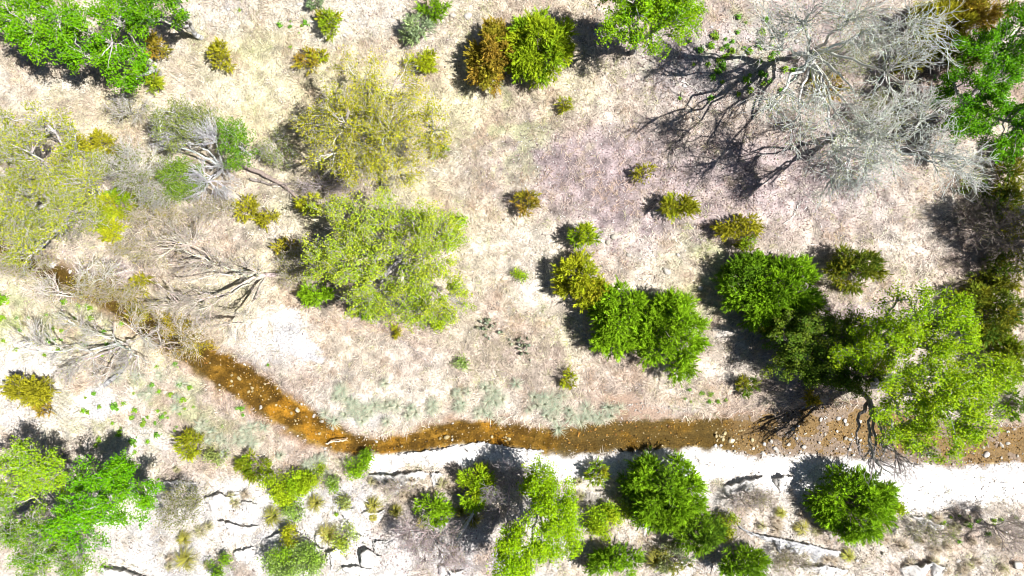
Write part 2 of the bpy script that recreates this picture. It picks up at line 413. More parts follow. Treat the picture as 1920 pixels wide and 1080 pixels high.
# ------------------------------------------------------------------ trees
def tree(name, label, base, crowns, nlimb=6, clumps=60, nleaf=9000, leaf=.1, c1=PAL["green"], c2=PAL["lime"], wood=(.5, .47, .43), tr=.16,
         fork=.35, clr=.5, twigs=6, twl=(.4, .9), fine=0, finel=(.3, .6), cat="tree", group=None, seed=1, limbs=None, flat=.9, twr=.011, hollow=.35, low=.6, bow=.12, sag=0.06, fan=.7):
    """base=(px,py) on the ground; crowns=[(px,py,height above ground,rx,ry,rz m)] as seen in the photo"""
    rng = np.random.default_rng(seed)
    B = P(base[0], base[1], 0)
    root = empty(name, B, label, cat, group)
    cs = []
    for (px, py, z, rx, ry, rz) in crowns:
        c = P(px, py, z); f = (H - c[2]) / H
        cs.append((c, rx / PPM * f, ry / PPM * f, rz))
    vol = np.array([a[1] * a[2] for a in cs]); vol = vol / vol.sum()
    # clump centres through each crown, more of them towards the upper shell
    ci = rng.choice(len(cs), clumps, p=vol)
    d = norm(rng.normal(0, 1, (clumps, 3))); d[:, 2] = np.where(d[:, 2] < -low, -d[:, 2], d[:, 2])
    rad = (hollow + (1 - hollow) * rng.random(clumps) ** .6)
    CC = np.array([cs[i][0] for i in ci]) + d * rad[:, None] * np.array([[cs[i][1], cs[i][2], cs[i][3]] for i in ci])
    zmin = B[2] + .35
    CC[:, 2] = np.maximum(CC[:, 2], zmin)
    cen = sum(a[0] * v for a, v in zip(cs, vol))
    ft = B + (cen - B) * np.array([fork * .8, fork * .8, fork])
    # trunk
    tw = Wood(); bp = B.copy(); bp[2] -= .25
    tl = curve(rng, bp[None], ft[None], 8, .04, 0, .02)
    tl[:, -1] = ft
    tw.lines(tl, taper(1, 8, tr, tr * .7), cvar(rng, 1, wood), 8)
    tw.build("trunk", root, B)
    # limbs: towards spread-out clump centres or the given points
    if limbs is not None:
        LP = np.array([P(*q) for q in limbs])
    else:
        LP = [CC[rng.integers(clumps)]]
        while len(LP) < nlimb:
            dist = np.min(np.linalg.norm(CC[:, None] - np.array(LP)[None], axis=2), 1); LP.append(CC[np.argmax(dist * rng.uniform(.7, 1, clumps))])
        LP = np.array(LP)
    nl = len(LP)
    st_ = tl[0, rng.integers(4, 8, nl)]; lp = curve(rng, st_, LP, 10, .07, sag, .016); lp[:, 0] = st_
    # every clump hangs on its nearest limb
    near = []; att = []
    for q in CC:
        dd = np.linalg.norm(lp[:, 2:9] - q, axis=2) 
        i, j = np.unravel_index(np.argmin(dd), dd.shape); j = max(1, j + 2 - 1); near.append(i); att.append(lp[i, j])
    near = np.array(near); att = np.array(att)
    wc = np.array(wood); tips = []
    for i in range(nl):
        w = Wood(); w.lines(lp[i:i + 1], taper(1, 10, tr * .62, tr * .16), cvar(rng, 1, wc, .06), 6)
        k = np.where(near == i)[0]
        if len(k):
            br = curve(rng, att[k], CC[k], 6, bow, .04, .035)
            w.lines(br, taper(len(k), 6, tr * .26, .012), cvar(rng, len(k), wc, .1), 4)
            if twigs:
                t1 = spawn(rng, br, len(k) * twigs, twl[0], twl[1], fan, .12, 5, .05, .3)
                tips.append(t1.reshape(-1, 5, 3))
                w.lines(t1, taper(len(t1), 5, twr, twr * .45), cvar(rng, len(t1), wc, .14), 3)
                if fine:
                    t2 = spawn(rng, t1, len(t1) * fine, finel[0], finel[1], fan * .9, .05, 4, .05, .15)
                    w.lines(t2, taper(len(t2), 4, twr * .7, twr * .35), cvar(rng, len(t2), wc, .14), 3)
        w.build("limb", root, B)
    if nleaf:
        nA = int(nleaf * (.62 if tips else 0)); nB = nleaf - nA
        k = rng.integers(0, clumps, nB)
        sz = clr * rng.uniform(.5, 1.25, (clumps, 3)) * np.array([1, 1, .7])
        g = rng.normal(0, 1, (nB, 3)); g = g / np.maximum(1, np.linalg.norm(g, axis=1, keepdims=True) / 1.6)
        pts = CC[k] + g * sz[k] * .62
        mv = rng.beta(.9, .9, clumps); mx = mv[k]
        if tips:
            T = np.concatenate(tips); i = rng.integers(0, len(T), nA); t = rng.uniform(.25, .999, nA) * 4; j = t.astype(int); t = (t - j)[:, None]
            q = T[i, j] * (1 - t) + T[i, j + 1] * t + rng.normal(0, .075, (nA, 3)); tm = rng.beta(.9, .9, len(T))
            pts = np.concatenate([pts, q]); mx = np.concatenate([mx, tm[i]])
        cc = (np.array(c1)[None] * (1 - mx[:, None]) + np.array(c2)[None] * mx[:, None]) * .72
        cc = np.clip(cc * (1 + rng.normal(0, .18, (nleaf, 1))), .004, 1)
        V, F, C = leaves(rng, pts - B, leaf, cc, flat)
        obj("crown", mesh_np("crown", V, F, C), M_LEAF, root)
    return root
def woodpile(name, label, cat, pts, r0, r1, col, twigs=0, twl=(.3, .8), seed=3, fine=0, sides=7, rel=True, twr=.01, part="trunk", ang=.6, bumpy=.02):
    """a log or dead limb along photo points (px, py, height)"""
    rng = np.random.default_rng(seed)
    q = np.array([P(*a) for a in pts]); s = np.concatenate([[0], np.cumsum(np.linalg.norm(np.diff(q, axis=0), axis=1))])
    k = 12; t = np.linspace(0, s[-1], k)
    pl = np.stack([np.interp(t, s, q[:, i]) for i in range(3)], 1) + rng.normal(0, bumpy, (k, 3))
    o = q[0]
    root = empty(name, o, label, cat)
    w = Wood(); w.lines(pl[None], taper(1, k, r0, r1), cvar(rng, 1, col), sides)
    if not twigs or twigs > 8: w.build(part, root, o)
    if twigs:
        w = Wood() if twigs > 8 else w; t1 = spawn(rng, pl[None], twigs, twl[0], twl[1], ang, .15, 6, .06)
        w.lines(t1, taper(twigs, 6, twr * 1.6, twr * .6), cvar(rng, twigs, col), 4)
        if fine:
            t2 = spawn(rng, t1, twigs * fine, twl[0] * .5, twl[1] * .5, ang, .1, 5)
            w.lines(t2, taper(len(t2), 5, twr * .9, twr * .4), cvar(rng, len(t2), col), 3)
        w.build("branches" if twigs > 8 else part, root, o)
    return root
# ------------------------------------------------------------------ trees of the photograph
PALE = (.38, .36, .34); GREYW = (.42, .41, .41); TANW = (.50, .44, .37); DARKW = (.20, .17, .15)
G = PAL
oak1, oak2 = (.13, .38, .006), (.24, .50, .008)
tree("oak_tree", "dense bright green oak filling the upper left corner, pale bare branch on its left", (215, 120), [(60, 35, 3.8, 85, 55, 1.2), (105, 90, 3.4, 50, 35, 1.0)], 6, 60, 13000, .10, oak1, oak2, PALE, .15, clr=.36, twigs=5, twl=(.35, .8), twr=.007, seed=11)
tree("oak_tree", "bright green oak with two yellowish junipers at its right edge", (300, 140), [(190, 55, 3.8, 80, 75, 1.3), (225, 120, 3.2, 45, 50, 1.0)], 6, 62, 13000, .10, oak1, oak2, PALE, .15, clr=.34, twigs=5, twl=(.35, .8), twr=.007, seed=12)
tree("oak_tree", "dark green oak cut by the top edge beside white rubble", (380, 70), [(295, 10, 3.6, 60, 45, 1.2)], 5, 40, 8000, .10, (.07, .24, .01), oak2, PALE, .13, clr=0.39, twigs=5, twl=(.35, .8), twr=.007, seed=13)
tree("oak_tree", "vivid lime green tree at the top edge right of the big juniper", (1185, 100), [(1215, 45, 4.0, 105, 55, 1.4), (1180, 5, 4.2, 70, 40, 1.2), (1270, 20, 4.2, 60, 45, 1.2)], 7, 100, 22000, .095, (.20, .46, .008), (.32, .52, .010), PALE, .13, clr=0.39, twigs=5, twl=(.35, .8), twr=.007, seed=14)
tree("budding_tree", "broad thin yellow-green tree with white branch tips above the middle left", (735, 280), [(700, 205, 4.0, 120, 110, 1.5), (650, 250, 3.6, 90, 75, 1.2), (770, 250, 3.6, 75, 75, 1.2), (690, 320, 3.0, 110, 45, 1.0)], 11, 170, 25000, .085, (.62, .57, .04), (.42, .46, .03), (0.44, 0.41, 0.36), .13, clr=0.468, twigs=6, twl=(.4, .9), fine=2, seed=15, twr=.010)
tree("budding_tree", "yellow-green tree with grey branches in the middle left over two junipers", (760, 480), [(720, 480, 3.8, 130, 85, 1.4), (800, 450, 3.6, 65, 70, 1.2), (640, 480, 3.4, 85, 60, 1.1), (820, 560, 3.2, 70, 55, 1.0), (740, 565, 3.0, 90, 45, .9), (690, 400, 3.2, 120, 45, 1.0)], 12, 200, 40000, .09, (.38, .56, .03), (.54, .60, .05), (0.39, 0.37, 0.34), .14, clr=0.374, twigs=5, fine=2, seed=16, twr=.010)
tree("budding_tree", "large thin yellow-green tree at the left edge with many pale twigs", (210, 370), [(70, 270, 4.0, 110, 85, 1.4), (60, 380, 4.0, 100, 90, 1.4), (140, 350, 3.6, 80, 80, 1.2), (20, 450, 3.2, 80, 60, 1.0)], 11, 170, 25000, .085, (.58, .60, .05), (.30, .38, .025), (0.41, 0.39, 0.37), .14, clr=0.374, twigs=7, fine=2, seed=17, twr=.011)
tree("budding_tree", "small pale twiggy tree with sparse leaves between the left edge tree and the dead cedar", (285, 345), [(250, 310, 2.6, 60, 45, .9), (290, 350, 2.2, 45, 35, .7)], 6, 50, 2600, .08, (.32, .36, .05), (.24, .3, .03), (0.45, 0.43, 0.39), .08, clr=0.312, twigs=9, fine=3, seed=18)
tree("shrub_tree", "pale sage green open shrub tree above the dead grey cedar", (370, 260), [(335, 235, 2.6, 55, 45, .9), (365, 215, 2.4, 50, 25, .7)], 6, 50, 6500, .08, (.26, .34, .07), (.33, .38, .08), (0.41, 0.39, 0.37), .09, clr=.36, twigs=6, fine=1, seed=19)
tree("shrub_tree", "dark green leafy shrub tree right of the dead grey cedar", (470, 290), [(445, 270, 2.4, 30, 45, .8), (420, 235, 2.4, 35, 20, .6)], 5, 30, 3600, .085, (.12, .30, .012), (.22, .40, .02), GREYW, .08, clr=.36, twigs=5, twl=(.35, .8), twr=.007, seed=20)
tree("shrub_tree", "yellow-green leafy shrub tree left of the dead cedar's lower twigs", (375, 345), [(340, 335, 2.0, 40, 45, .7)], 5, 36, 5000, .085, (.24, .36, .03), (.17, .3, .03), GREYW, .08, clr=.36, twigs=5, twl=(.35, .8), twr=.007, seed=21)
tree("dead_cedar", "dead grey cedar with a drooping fan of bare twigs", (430, 315), [(385, 260, 2.6, 40, 20, .5), (395, 335, 1.7, 40, 45, .6), (330, 265, 2.0, 40, 18, .4)], 7, 44, 0, wood=(.47, .46, .47), tr=.10, clr=0.312, twigs=9, twl=(.5, 1.1), fine=2, seed=22, fan=.35, twr=.012, low=.8)
# right side
tree("leafing_tree", "tall lime green tree in front of the olive junipers at the right", (1612, 640), [(1735, 590, 5.4, 80, 62, 1.5), (1780, 625, 5.0, 50, 55, 1.2), (1670, 625, 4.6, 70, 45, 1.0), (1620, 660, 3.8, 60, 40, .8)], 9, 120, 24000, .09, (.27, .50, .010), (.42, .58, .012), (.35, .33, .31), .15, clr=0.39, twigs=5, twl=(.35, .8), twr=.007, seed=30)
tree("leafing_tree", "wide lime green tree leaning out over the gravelly creek bed", (1618, 700), [(1730, 720, 5.6, 100, 55, 1.3), (1790, 760, 5.4, 85, 75, 1.3), (1690, 790, 4.8, 60, 50, 1.0), (1760, 830, 5.0, 75, 35, 1.0), (1840, 700, 5.0, 55, 60, 1.0)], 10, 160, 34000, .09, (.28, .50, .014), (.43, .58, .014), (.42, .40, .38), .15, clr=0.374, twigs=5, twl=(.35, .8), twr=.007, seed=31)
tree("bare_tree", "bare dark trunk leaning over the creek gravel beneath the wide lime tree", (1612, 715), [(1672, 880, 4.6, 50, 40, .9), (1620, 850, 3.8, 40, 30, .8), (1700, 850, 4.6, 50, 30, .8)], 6, 44, 0, wood=(.30, .27, .25), tr=.15, fork=.55, twigs=4, twl=(.4, .9), fine=1, seed=32, twr=.011)
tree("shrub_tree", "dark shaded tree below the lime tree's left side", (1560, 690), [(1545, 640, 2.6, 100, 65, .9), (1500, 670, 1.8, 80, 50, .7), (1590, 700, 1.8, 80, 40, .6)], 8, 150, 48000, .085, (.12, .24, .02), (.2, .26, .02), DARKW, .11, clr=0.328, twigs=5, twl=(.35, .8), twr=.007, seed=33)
tree("oak_tree", "dense deep green oak at the right edge under the olive cedar", (1790, 215), [(1850, 130, 3.2, 80, 75, 1.2), (1885, 230, 3.0, 75, 65, 1.1), (1810, 200, 2.8, 55, 60, 1.0), (1910, 60, 3.4, 60, 60, 1.1)], 8, 130, 40000, .095, (.075, .27, .006), (.17, .42, .008), PALE, .16, clr=0.351, twigs=5, twl=(.35, .8), twr=.007, seed=34)
# the two big bare trees
tree("bare_tree", "large bare grey tree leaning down the meadow from the upper right", (1492, 100),
     [(1600, 45, 6.6, 140, 65, 1.2), (1690, 80, 6.6, 100, 80, 1.2), (1560, 215, 5.6, 130, 75, 1.2), (1500, 225, 6.2, 90, 55, 1.0), (1620, 290, 6.4, 90, 65, 1.1), (1440, 60, 5.0, 70, 60, .9), (1440, 215, 4.8, 40, 30, .7)], 14, 140, 4500, .06, (.36, .40, .10), (.3, .36, .12), (.52, .53, .48), .13, fork=.42, twigs=7, twl=(.6, 1.6), fine=2, finel=(.3, .8), seed=35, fan=.9, twr=.013, clr=0.468, hollow=.2)
tree("bare_tree", "bare grey tree with drooping limbs towards the right edge oak", (1600, 250),
     [(1770, 280, 4.6, 60, 55, .8), (1720, 210, 5.0, 60, 40, .8), (1810, 320, 4.2, 40, 35, .6), (1640, 330, 4.6, 60, 50, .8), (1600, 260, 5.0, 60, 50, .8), (1555, 330, 3.6, 40, 50, .7)], 10, 95, 1500, .06, (.34, .38, .10), (.3, .36, .12), (.50, .51, .47), .12, fork=.4, twigs=7, twl=(.5, 1.4), fine=2, finel=(.3, .7), seed=36, fan=.8, twr=.013, clr=0.468, hollow=.2)
tree("bare_tree", "bare twiggy tree just past the right edge, throwing lacy shade on the meadow", (1975, 440), [(2190, 410, 5.6, 110, 90, 1.3), (2150, 480, 5.0, 90, 60, 1.0)], 9, 90, 9000, .09, (.2, .3, .03), (.26, .34, .03), GREYW, .2, twigs=7, fine=2, seed=37)
# bare trees over the upper creek
tree("bare_tree", "bare tan tree spreading pale limbs left across the creek", (520, 515),
     [(420, 500, 2.8, 85, 40, .7), (340, 440, 2.8, 60, 45, .6), (330, 560, 2.6, 60, 40, .6), (420, 590, 2.2, 60, 45, .6), (480, 540, 2.0, 35, 60, .5)], 10, 80, 500, .07, (.4, .36, .06), (.4, .38, .08), (0.45, 0.40, 0.34), .11, fork=.4, twigs=7, twl=(.4, 1.0), fine=2, finel=(.25, .5), seed=38, fan=.45, twr=.010, hollow=.15)
tree("bare_tree", "bleached bare tree sprawling low over the left creek bank", (245, 640),
     [(150, 630, 2.0, 80, 40, .5), (60, 640, 2.0, 60, 40, .5), (150, 690, 1.6, 70, 35, .4), (230, 690, 1.4, 45, 40, .4), (290, 620, 1.6, 40, 30, .4)], 9, 75, 500, .07, (.4, .42, .08), (.36, .42, .08), (0.47, 0.44, 0.40), .08, fork=.35, twigs=7, twl=(.4, 1.0), fine=2, finel=(.25, .5), seed=39, fan=.5, twr=.0095, hollow=.15)
tree("bare_tree", "thin white leafless sapling hanging over the creek's brown pool", (300, 655), [(345, 640, 1.6, 45, 35, .5), (280, 600, 1.6, 50, 25, .5)], 5, 34, 1800, .07, (.40, .30, .04), (.34, .28, .04), (.58, .52, .44), .06, twigs=6, twl=(.3, .8), fine=2, seed=40, fan=.6, twr=.009)
tree("bare_tree", "slender pale sapling left of the small white boulder at the creek head", (150, 560), [(110, 540, 1.8, 60, 30, .5), (190, 510, 1.6, 50, 25, .5)], 5, 34, 600, .07, (.4, .36, .06), (.36, .36, .06), (.58, .54, .48), .06, twigs=6, twl=(.3, .8), fine=2, seed=41, fan=.6, twr=.009)
# bottom
tree("oak_tree", "dense vivid green oak on the limestone at the lower left", (280, 900), [(205, 920, 3.4, 90, 70, 1.2), (150, 970, 3.0, 60, 50, 1.0), (240, 900, 3.0, 55, 40, .9), (160, 1010, 2.8, 45, 35, .8)], 7, 100, 24000, .09, (.14, .44, .006), (.22, .50, .008), PALE, .13, clr=0.351, twigs=5, twl=(.35, .8), twr=.007, seed=42)
tree("shrub_tree", "open light green tree with white ground showing through at the left edge", (140, 870), [(60, 870, 2.8, 75, 45, 1.0), (110, 895, 2.4, 50, 32, .8), (30, 912, 2.4, 50, 30, .8)], 6, 60, 9000, .09, (.30, .56, .015), (.42, .60, .02), PALE, .1, clr=0.328, twigs=5, twl=(.35, .8), twr=.007, seed=43)
tree("shrub_tree", "shaded green tree with pale twigs in the lower left corner", (150, 970), [(70, 1010, 2.6, 75, 50, .9), (30, 960, 2.4, 50, 60, .9), (110, 1060, 2.4, 80, 40, .8)], 7, 80, 12000, .085, (.15, .38, .012), (.3, .50, .016), (0.43, 0.41, 0.37), .11, clr=0.328, twigs=6, fine=1, seed=44)
tree("oak_tree", "tall lime green tree growing from the rock slope at the bottom middle", (1015, 900), [(1040, 940, 3.4, 48, 60, 1.1), (1010, 905, 2.8, 35, 35, .9), (985, 1020, 3.4, 50, 45, 1.0), (960, 1060, 3.2, 35, 40, .9), (1050, 1000, 3.0, 35, 45, .9)], 7, 120, 34000, .09, (.29, .54, .008), (.40, .60, .01), PALE, .11, clr=.42, twigs=5, twl=(.35, .8), twr=.007, seed=45)
tree("bare_shrub", "purplish bare thicket of fine twigs on the lower middle slope", (800, 990), [(800, 1020, 1.4, 70, 50, .7), (850, 1050, 1.4, 60, 30, .6), (770, 1000, 1.2, 40, 30, .5)], 9, 70, 500, .06, (.3, .26, .1), (.3, .3, .1), (.40, .33, .32), .05, twigs=8, twl=(.3, .7), fine=2, finel=(.2, .4), seed=46, fan=.8, twr=.008, cat="shrub")
tree("bare_shrub", "brown bare thicket at the right edge of the lower slope", (1860, 985), [(1890, 1000, 1.4, 45, 45, .6)], 6, 40, 200, .06, (.3, .28, .1), (.3, .3, .1), (.34, .29, .26), .05, twigs=8, twl=(.3, .7), fine=2, finel=(.2, .4), seed=47, fan=.8, twr=.008, cat="shrub")
tree("bare_shrub", "dark grey bare thicket left of the lime tree on the slope", (960, 900), [(965, 895, 1.4, 45, 30, .6), (930, 950, 1.3, 30, 50, .6)], 6, 46, 300, .06, (.14, .2, .05), (.2, .2, .08), (.28, .25, .26), .05, twigs=8, twl=(.3, .7), fine=2, finel=(.2, .4), seed=48, fan=.8, twr=.009, cat="shrub")
tree("bare_shrub", "pale straggly bush with half its twigs bare right of the lower left oak", (370, 940), [(340, 955, 1.5, 55, 45, .6), (370, 930, 1.2, 30, 25, .5)], 6, 46, 2800, .075, (.22, .24, .06), (.26, .28, .05), (.5, .45, .4), .05, twigs=6, twl=(.3, .7), fine=2, finel=(.2, .4), seed=49, fan=.8, twr=.008, cat="shrub")
tree("bare_shrub", "low tan twig tangle beneath the tan tree beside the creek", (350, 440), [(330, 430, 1.0, 60, 30, .4), (290, 470, 1.0, 50, 30, .4)], 6, 40, 900, .06, (.36, .33, .08), (.4, .36, .1), (.52, .45, .36), .05, twigs=7, twl=(.3, .7), fine=2, finel=(.2, .4), seed=50, fan=.9, twr=.008, cat="shrub")

# ------------------------------------------------------------------ junipers and shrubs
J = juniper
J(1012, 85, 72, 82, 3.2, G["green"], G["lime"], "large full green juniper at the top middle", dens=1.15)
J(925, 100, 52, 76, 2.6, G["olive"], G["rust"], "rust-tinged juniper pressed against the large green one at the top")
J(415, 103, 27, 29, 1.3, G["olive"], G["yellow"], "lone round olive juniper in the pale grass right of the corner oaks")
J(618, 40, 26, 30, 1.4, G["green"], G["yellow"], "small upright green juniper among white rubble near the top edge")
J(578, 112, 28, 22, .9, G["rust"], G["yellow"], "thin orange juniper below the small upright green one", dens=.55)
J(600, 104, 24, 14, .6, G["yellow"], G["lime"], "low yellow sprig right of the thin orange juniper", dens=.5)
J(987, 382, 28, 26, 1.3, G["rust"], G["olive"], "lone round rust-brown juniper in the middle of the meadow")
J(1060, 198, 15, 16, .8, G["olive"], G["lime"], "tiny olive juniper below the large green one")
J(1096, 443, 36, 30, 1.7, G["lime"], G["green"], "small yellow-green juniper at the top of the middle cluster")
J(1096, 525, 58, 56, 2.2, G["yellow"], G["lime"], "yellow juniper between the small and the big ones of the middle cluster", dens=1.1)
J(1165, 602, 66, 76, 3.1, G["bright"], G["green"], "big bright green juniper of the middle cluster, black shade at its left", dens=1.2)
J(1266, 632, 80, 84, 3.1, G["bright"], G["green"], "biggest green juniper of the middle cluster, at its right end", dens=1.15)
J(1240, 560, 34, 20, 1.5, G["grey"], G["sage"], "grey-green shrub tucked behind the biggest juniper of the middle cluster", dens=.8)
J(1272, 386, 36, 32, 1.6, G["olive"], G["lime"], "olive juniper in the leaf litter under the big bare tree's shade")
J(1388, 425, 54, 28, 1.4, G["olive"], G["yellow"], "wide ragged olive juniper above the dark green one", dens=.75)
J(1405, 462, 30, 20, 1.1, G["olive"], G["green"], "small olive tuft joining the ragged juniper to the dark green one", dens=.8)
J(1455, 545, 108, 74, 2.9, G["deep"], G["bright"], "broad dark green juniper left of the tall lime tree", dens=1.15)
J(1395, 515, 42, 42, 2.2, G["dark"], G["deep"], "very dark juniper on the left flank of the broad one")
J(1608, 503, 58, 48, 2.2, G["olive"], G["dark"], "dark olive juniper at the head of the tall lime tree")
J(1207, 325, 18, 24, .9, G["olive"], G["yellow"], "sparse small olive juniper crossed by branch shadows", dens=.6)
J(978, 513, 17, 12, .6, G["bright"], G["lime"], "small low bright green shrub alone in the open meadow", leafy=True)
J(1066, 712, 17, 18, .8, G["olive"], G["lime"], "little olive juniper below the middle cluster near the creek")
J(272, 147, 30, 30, 1.5, G["green"], G["yellow"], "yellow-green juniper at the lower right edge of the corner oaks")
J(290, 92, 24, 26, 1.6, G["olive"], G["rust"], "brownish juniper at the right edge of the corner oaks")
J(48, 732, 52, 32, 1.5, G["olive"], G["yellow"], "olive juniper on white ground at the left edge below the creek")
J(80, 768, 22, 14, .7, G["rust"], G["olive"], "tan dried shrub under the left edge olive juniper", dens=.5)
J(1880, 590, 50, 62, 2.6, G["olive"], G["dark"], "dark olive juniper at the right edge beside the tall lime tree")
J(1895, 670, 44, 50, 2.2, G["olive"], G["green"], "olive juniper at the right edge below its darker neighbour")
J(1835, 560, 40, 30, 1.8, G["dark"], G["olive"], "small dark juniper behind the tall lime tree's crown")
J(1770, 45, 62, 58, 3.0, G["olive"], G["yellow"], "olive cedar at the top right beside the bare twigs")
J(1840, 20, 60, 40, 3.0, G["olive"], G["rust"], "brown-olive cedar cut by the top edge near the right corner")
J(1715, 115, 40, 30, 2.0, G["olive"], G["yellow"], "olive cedar half hidden by the bare tree's twigs", dens=.7)
J(1555, 160, 40, 26, 1.0, G["olive"], G["rust"], "rusty low juniper under the bare tree's limbs", dens=.6)
J(588, 558, 34, 30, 1.6, G["bright"], G["green"], "bright green juniper below the left end of the middle budding tree")
J(690, 575, 32, 24, 1.4, G["deep"], G["green"], "dark green juniper peeping out beneath the middle budding tree")
J(822, 598, 34, 18, 1.0, G["bright"], G["lime"], "lime green juniper at the lower right foot of the middle budding tree", leafy=True)
J(850, 430, 26, 40, 1.6, G["lime"], G["bright"], "lime shrub at the right edge of the middle budding tree", leafy=True, dens=.8)
J(745, 620, 14, 10, .5, G["olive"], G["yellow"], "small olive tuft just under the middle budding tree", dens=.7)
J(460, 390, 32, 24, .9, G["yellow"], G["olive"], "yellowish low juniper right of the dead cedar", dens=.7)
J(503, 412, 26, 20, .8, G["olive"], G["yellow"], "olive low juniper right of the yellowish one by the dead cedar", dens=.7)
J(580, 380, 28, 22, 1.0, G["yellow"], G["lime"], "yellow-green juniper beside the end of the fallen log", dens=.8)
J(535, 462, 26, 20, .8, G["rust"], G["yellow"], "tan-orange low shrub below the fallen log", dens=.6)
J(790, 112, 32, 26, 1.4, G["yellow"], G["lime"], "yellow juniper at the top of the broad thin tree")
J(825, 280, 20, 14, .8, G["green"], G["olive"], "green tuft in the right side of the broad thin tree", dens=.8)
J(785, 55, 36, 30, 1.5, G["grey"], G["sage"], "grey-green shrub near the top edge left of the rusty juniper", dens=.8)
J(812, 10, 34, 24, 1.8, G["deep"], G["bright"], "dark green juniper cut by the top edge above the grey-green shrub")
J(592, 6, 16, 14, .9, G["grey"], G["dark"], "small grey-green shrub cut by the top edge", dens=.7)
J(215, 385, 48, 30, 1.5, G["green"], G["yellow"], "green juniper at the lower right of the left edge tree")
J(205, 428, 42, 28, 1.2, G["yellow"], G["lime"], "yellow-green juniper under the green one left of the tan twigs", dens=.8)
J(195, 268, 30, 24, 1.6, G["olive"], G["yellow"], "olive juniper in the top of the left edge tree")
J(255, 535, 32, 20, .8, G["olive"], G["yellow"], "olive scrub beside the upper creek", dens=.6)
J(268, 580, 34, 20, .7, G["yellow"], G["olive"], "mustard leafy scrub arching over the upper creek", leafy=True, dens=.5)
J(322, 610, 36, 22, .7, G["rust"], G["yellow"], "rusty yellow scrub over the brown pool under the sapling", leafy=True, dens=.5)
J(372, 650, 32, 18, .6, G["yellow"], G["rust"], "golden scrub where the creek comes out of the trees", leafy=True, dens=.5)
J(170, 535, 40, 18, .6, G["rust"], G["olive"], "brown scrub below the white creek head boulder", leafy=True, dens=.4)
J(150, 285, 40, 34, 1.8, G["olive"], G["yellow"], "mustard shrub inside the left edge tree", leafy=True, dens=.6)
J(355, 832, 28, 30, 1.1, G["olive"], G["lime"], "olive upright shrub on the pale flat below the creek bend")
J(474, 872, 37, 28, 1.1, G["olive"], G["green"], "olive-green shrub at the top edge of the lower rock ledges")
J(410, 858, 26, 16, .7, G["sage"], G["olive"], "thin dull green scrub between two olive shrubs at the ledge top", dens=.5, leafy=True)
J(535, 912, 50, 38, 1.4, G["lime"], G["bright"], "yellow-green leafy shrub on white ledges, right of the olive-green one", leafy=True)
J(590, 895, 28, 21, 0.99, G["green"], G["lime"], "small green leafy shrub above the second tussock on the ledges", leafy=True, dens=.8)
J(668, 878, 35, 20, 0.99, G["bright"], G["green"], "bright green shrub at the left end of the dark ledge line", leafy=True)
J(692, 850, 12, 14, .6, G["deep"], G["green"], "tiny green shrub on the creek's lower edge at the bend", leafy=True)
J(630, 903, 21, 21, 0.77, G["sage"], G["green"], "thin sage shrub below the bright green one by the ledge", leafy=True, dens=.6)
J(648, 935, 21, 14, 0.55, G["sage"], G["olive"], "flat thin sage scrub above the row of tussocks", leafy=True, dens=.5)
J(556, 958, 30, 21, 0.77, G["sage"], G["green"], "mint green low shrub between two tussocks on the ledges", leafy=True, dens=.8)
J(550, 1006, 23, 23, 0.99, G["yellow"], G["lime"], "bright yellow shrub above the mint green mound at the bottom", leafy=True)
J(552, 1055, 63, 39, 1.3, G["sage"], G["green"], "mint green mound with grey twigs at the bottom edge", leafy=True, dens=.8)
J(645, 1008, 35, 26, 0.77, G["sage"], G["lime"], "pale green low shrub beside a yellow tussock near the bottom", leafy=True, dens=.6)
J(406, 1064, 28, 21, 0.99, G["green"], G["deep"], "small green shrub at the bottom edge left of the mint mound", leafy=True)
J(890, 918, 42, 44, 1.8, G["bright"], G["lime"], "green juniper beside the pale dead trunk on the slope")
J(812, 960, 39, 32, 1.4, G["bright"], G["green"], "green juniper above the purplish thicket, dark shade at its left")
J(1120, 888, 28, 23, 1.1, G["bright"], G["olive"], "small green juniper on the white shelf right of the lime tree")
J(1133, 982, 42, 35, 1.3, G["bright"], G["lime"], "bright green shrub between the lime tree and the deep green juniper", leafy=True)
J(1180, 945, 32, 23, 0.77, G["sage"], G["lime"], "pale green thin scrub left of the deep green juniper", leafy=True, dens=.5)
J(1255, 925, 88, 70, 2.9, G["deep"], G["bright"], "deep green juniper on the lower shelf under the creek", dens=1.15)
J(1240, 965, 58, 46, 2.4, G["deep"], G["green"], "green juniper lobe joined below the deep green one")
J(1310, 1000, 56, 44, 2.2, G["dark"], G["green"], "dark green juniper trailing toward the bottom from the deep green one")
J(1395, 1060, 53, 35, 1.8, G["deep"], G["green"], "green juniper at the bottom edge left of the grey ledge")
J(1155, 1062, 58, 32, 1.7, G["deep"], G["bright"], "green juniper at the bottom edge right of the lime tree")
J(1262, 1050, 39, 30, 1.1, G["olive"], G["grey"], "dull olive shrub at the bottom edge between two junipers", dens=.7)
J(1365, 985, 30, 23, 0.88, G["olive"], G["green"], "olive shrub at the left end of the grey ledge", leafy=True, dens=.8)
J(1612, 948, 84, 77, 3, G["deep"], G["bright"], "lone deep green juniper on the lower right slope, lacy shadow at its left", dens=1.1)
J(1690, 955, 19, 12, 0.55, G["green"], G["lime"], "small green sprig at the right foot of the lone slope juniper", leafy=True)
J(1525, 745, 20, 20, .9, G["rust"], G["yellow"], "orange-brown shrub on the creek bank by the leaning trunk's shadow")
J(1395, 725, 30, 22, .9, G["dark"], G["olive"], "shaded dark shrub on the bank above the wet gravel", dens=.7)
J(1640, 690, 40, 26, 1.4, G["olive"], G["yellow"], "mustard shrub in the shade below the lime tree", dens=.8)
J(870, 680, 19, 14, .4, G["sage"], G["green"], "small sage green bush in the dry grass below the meadow tree", leafy=True, dens=.6)
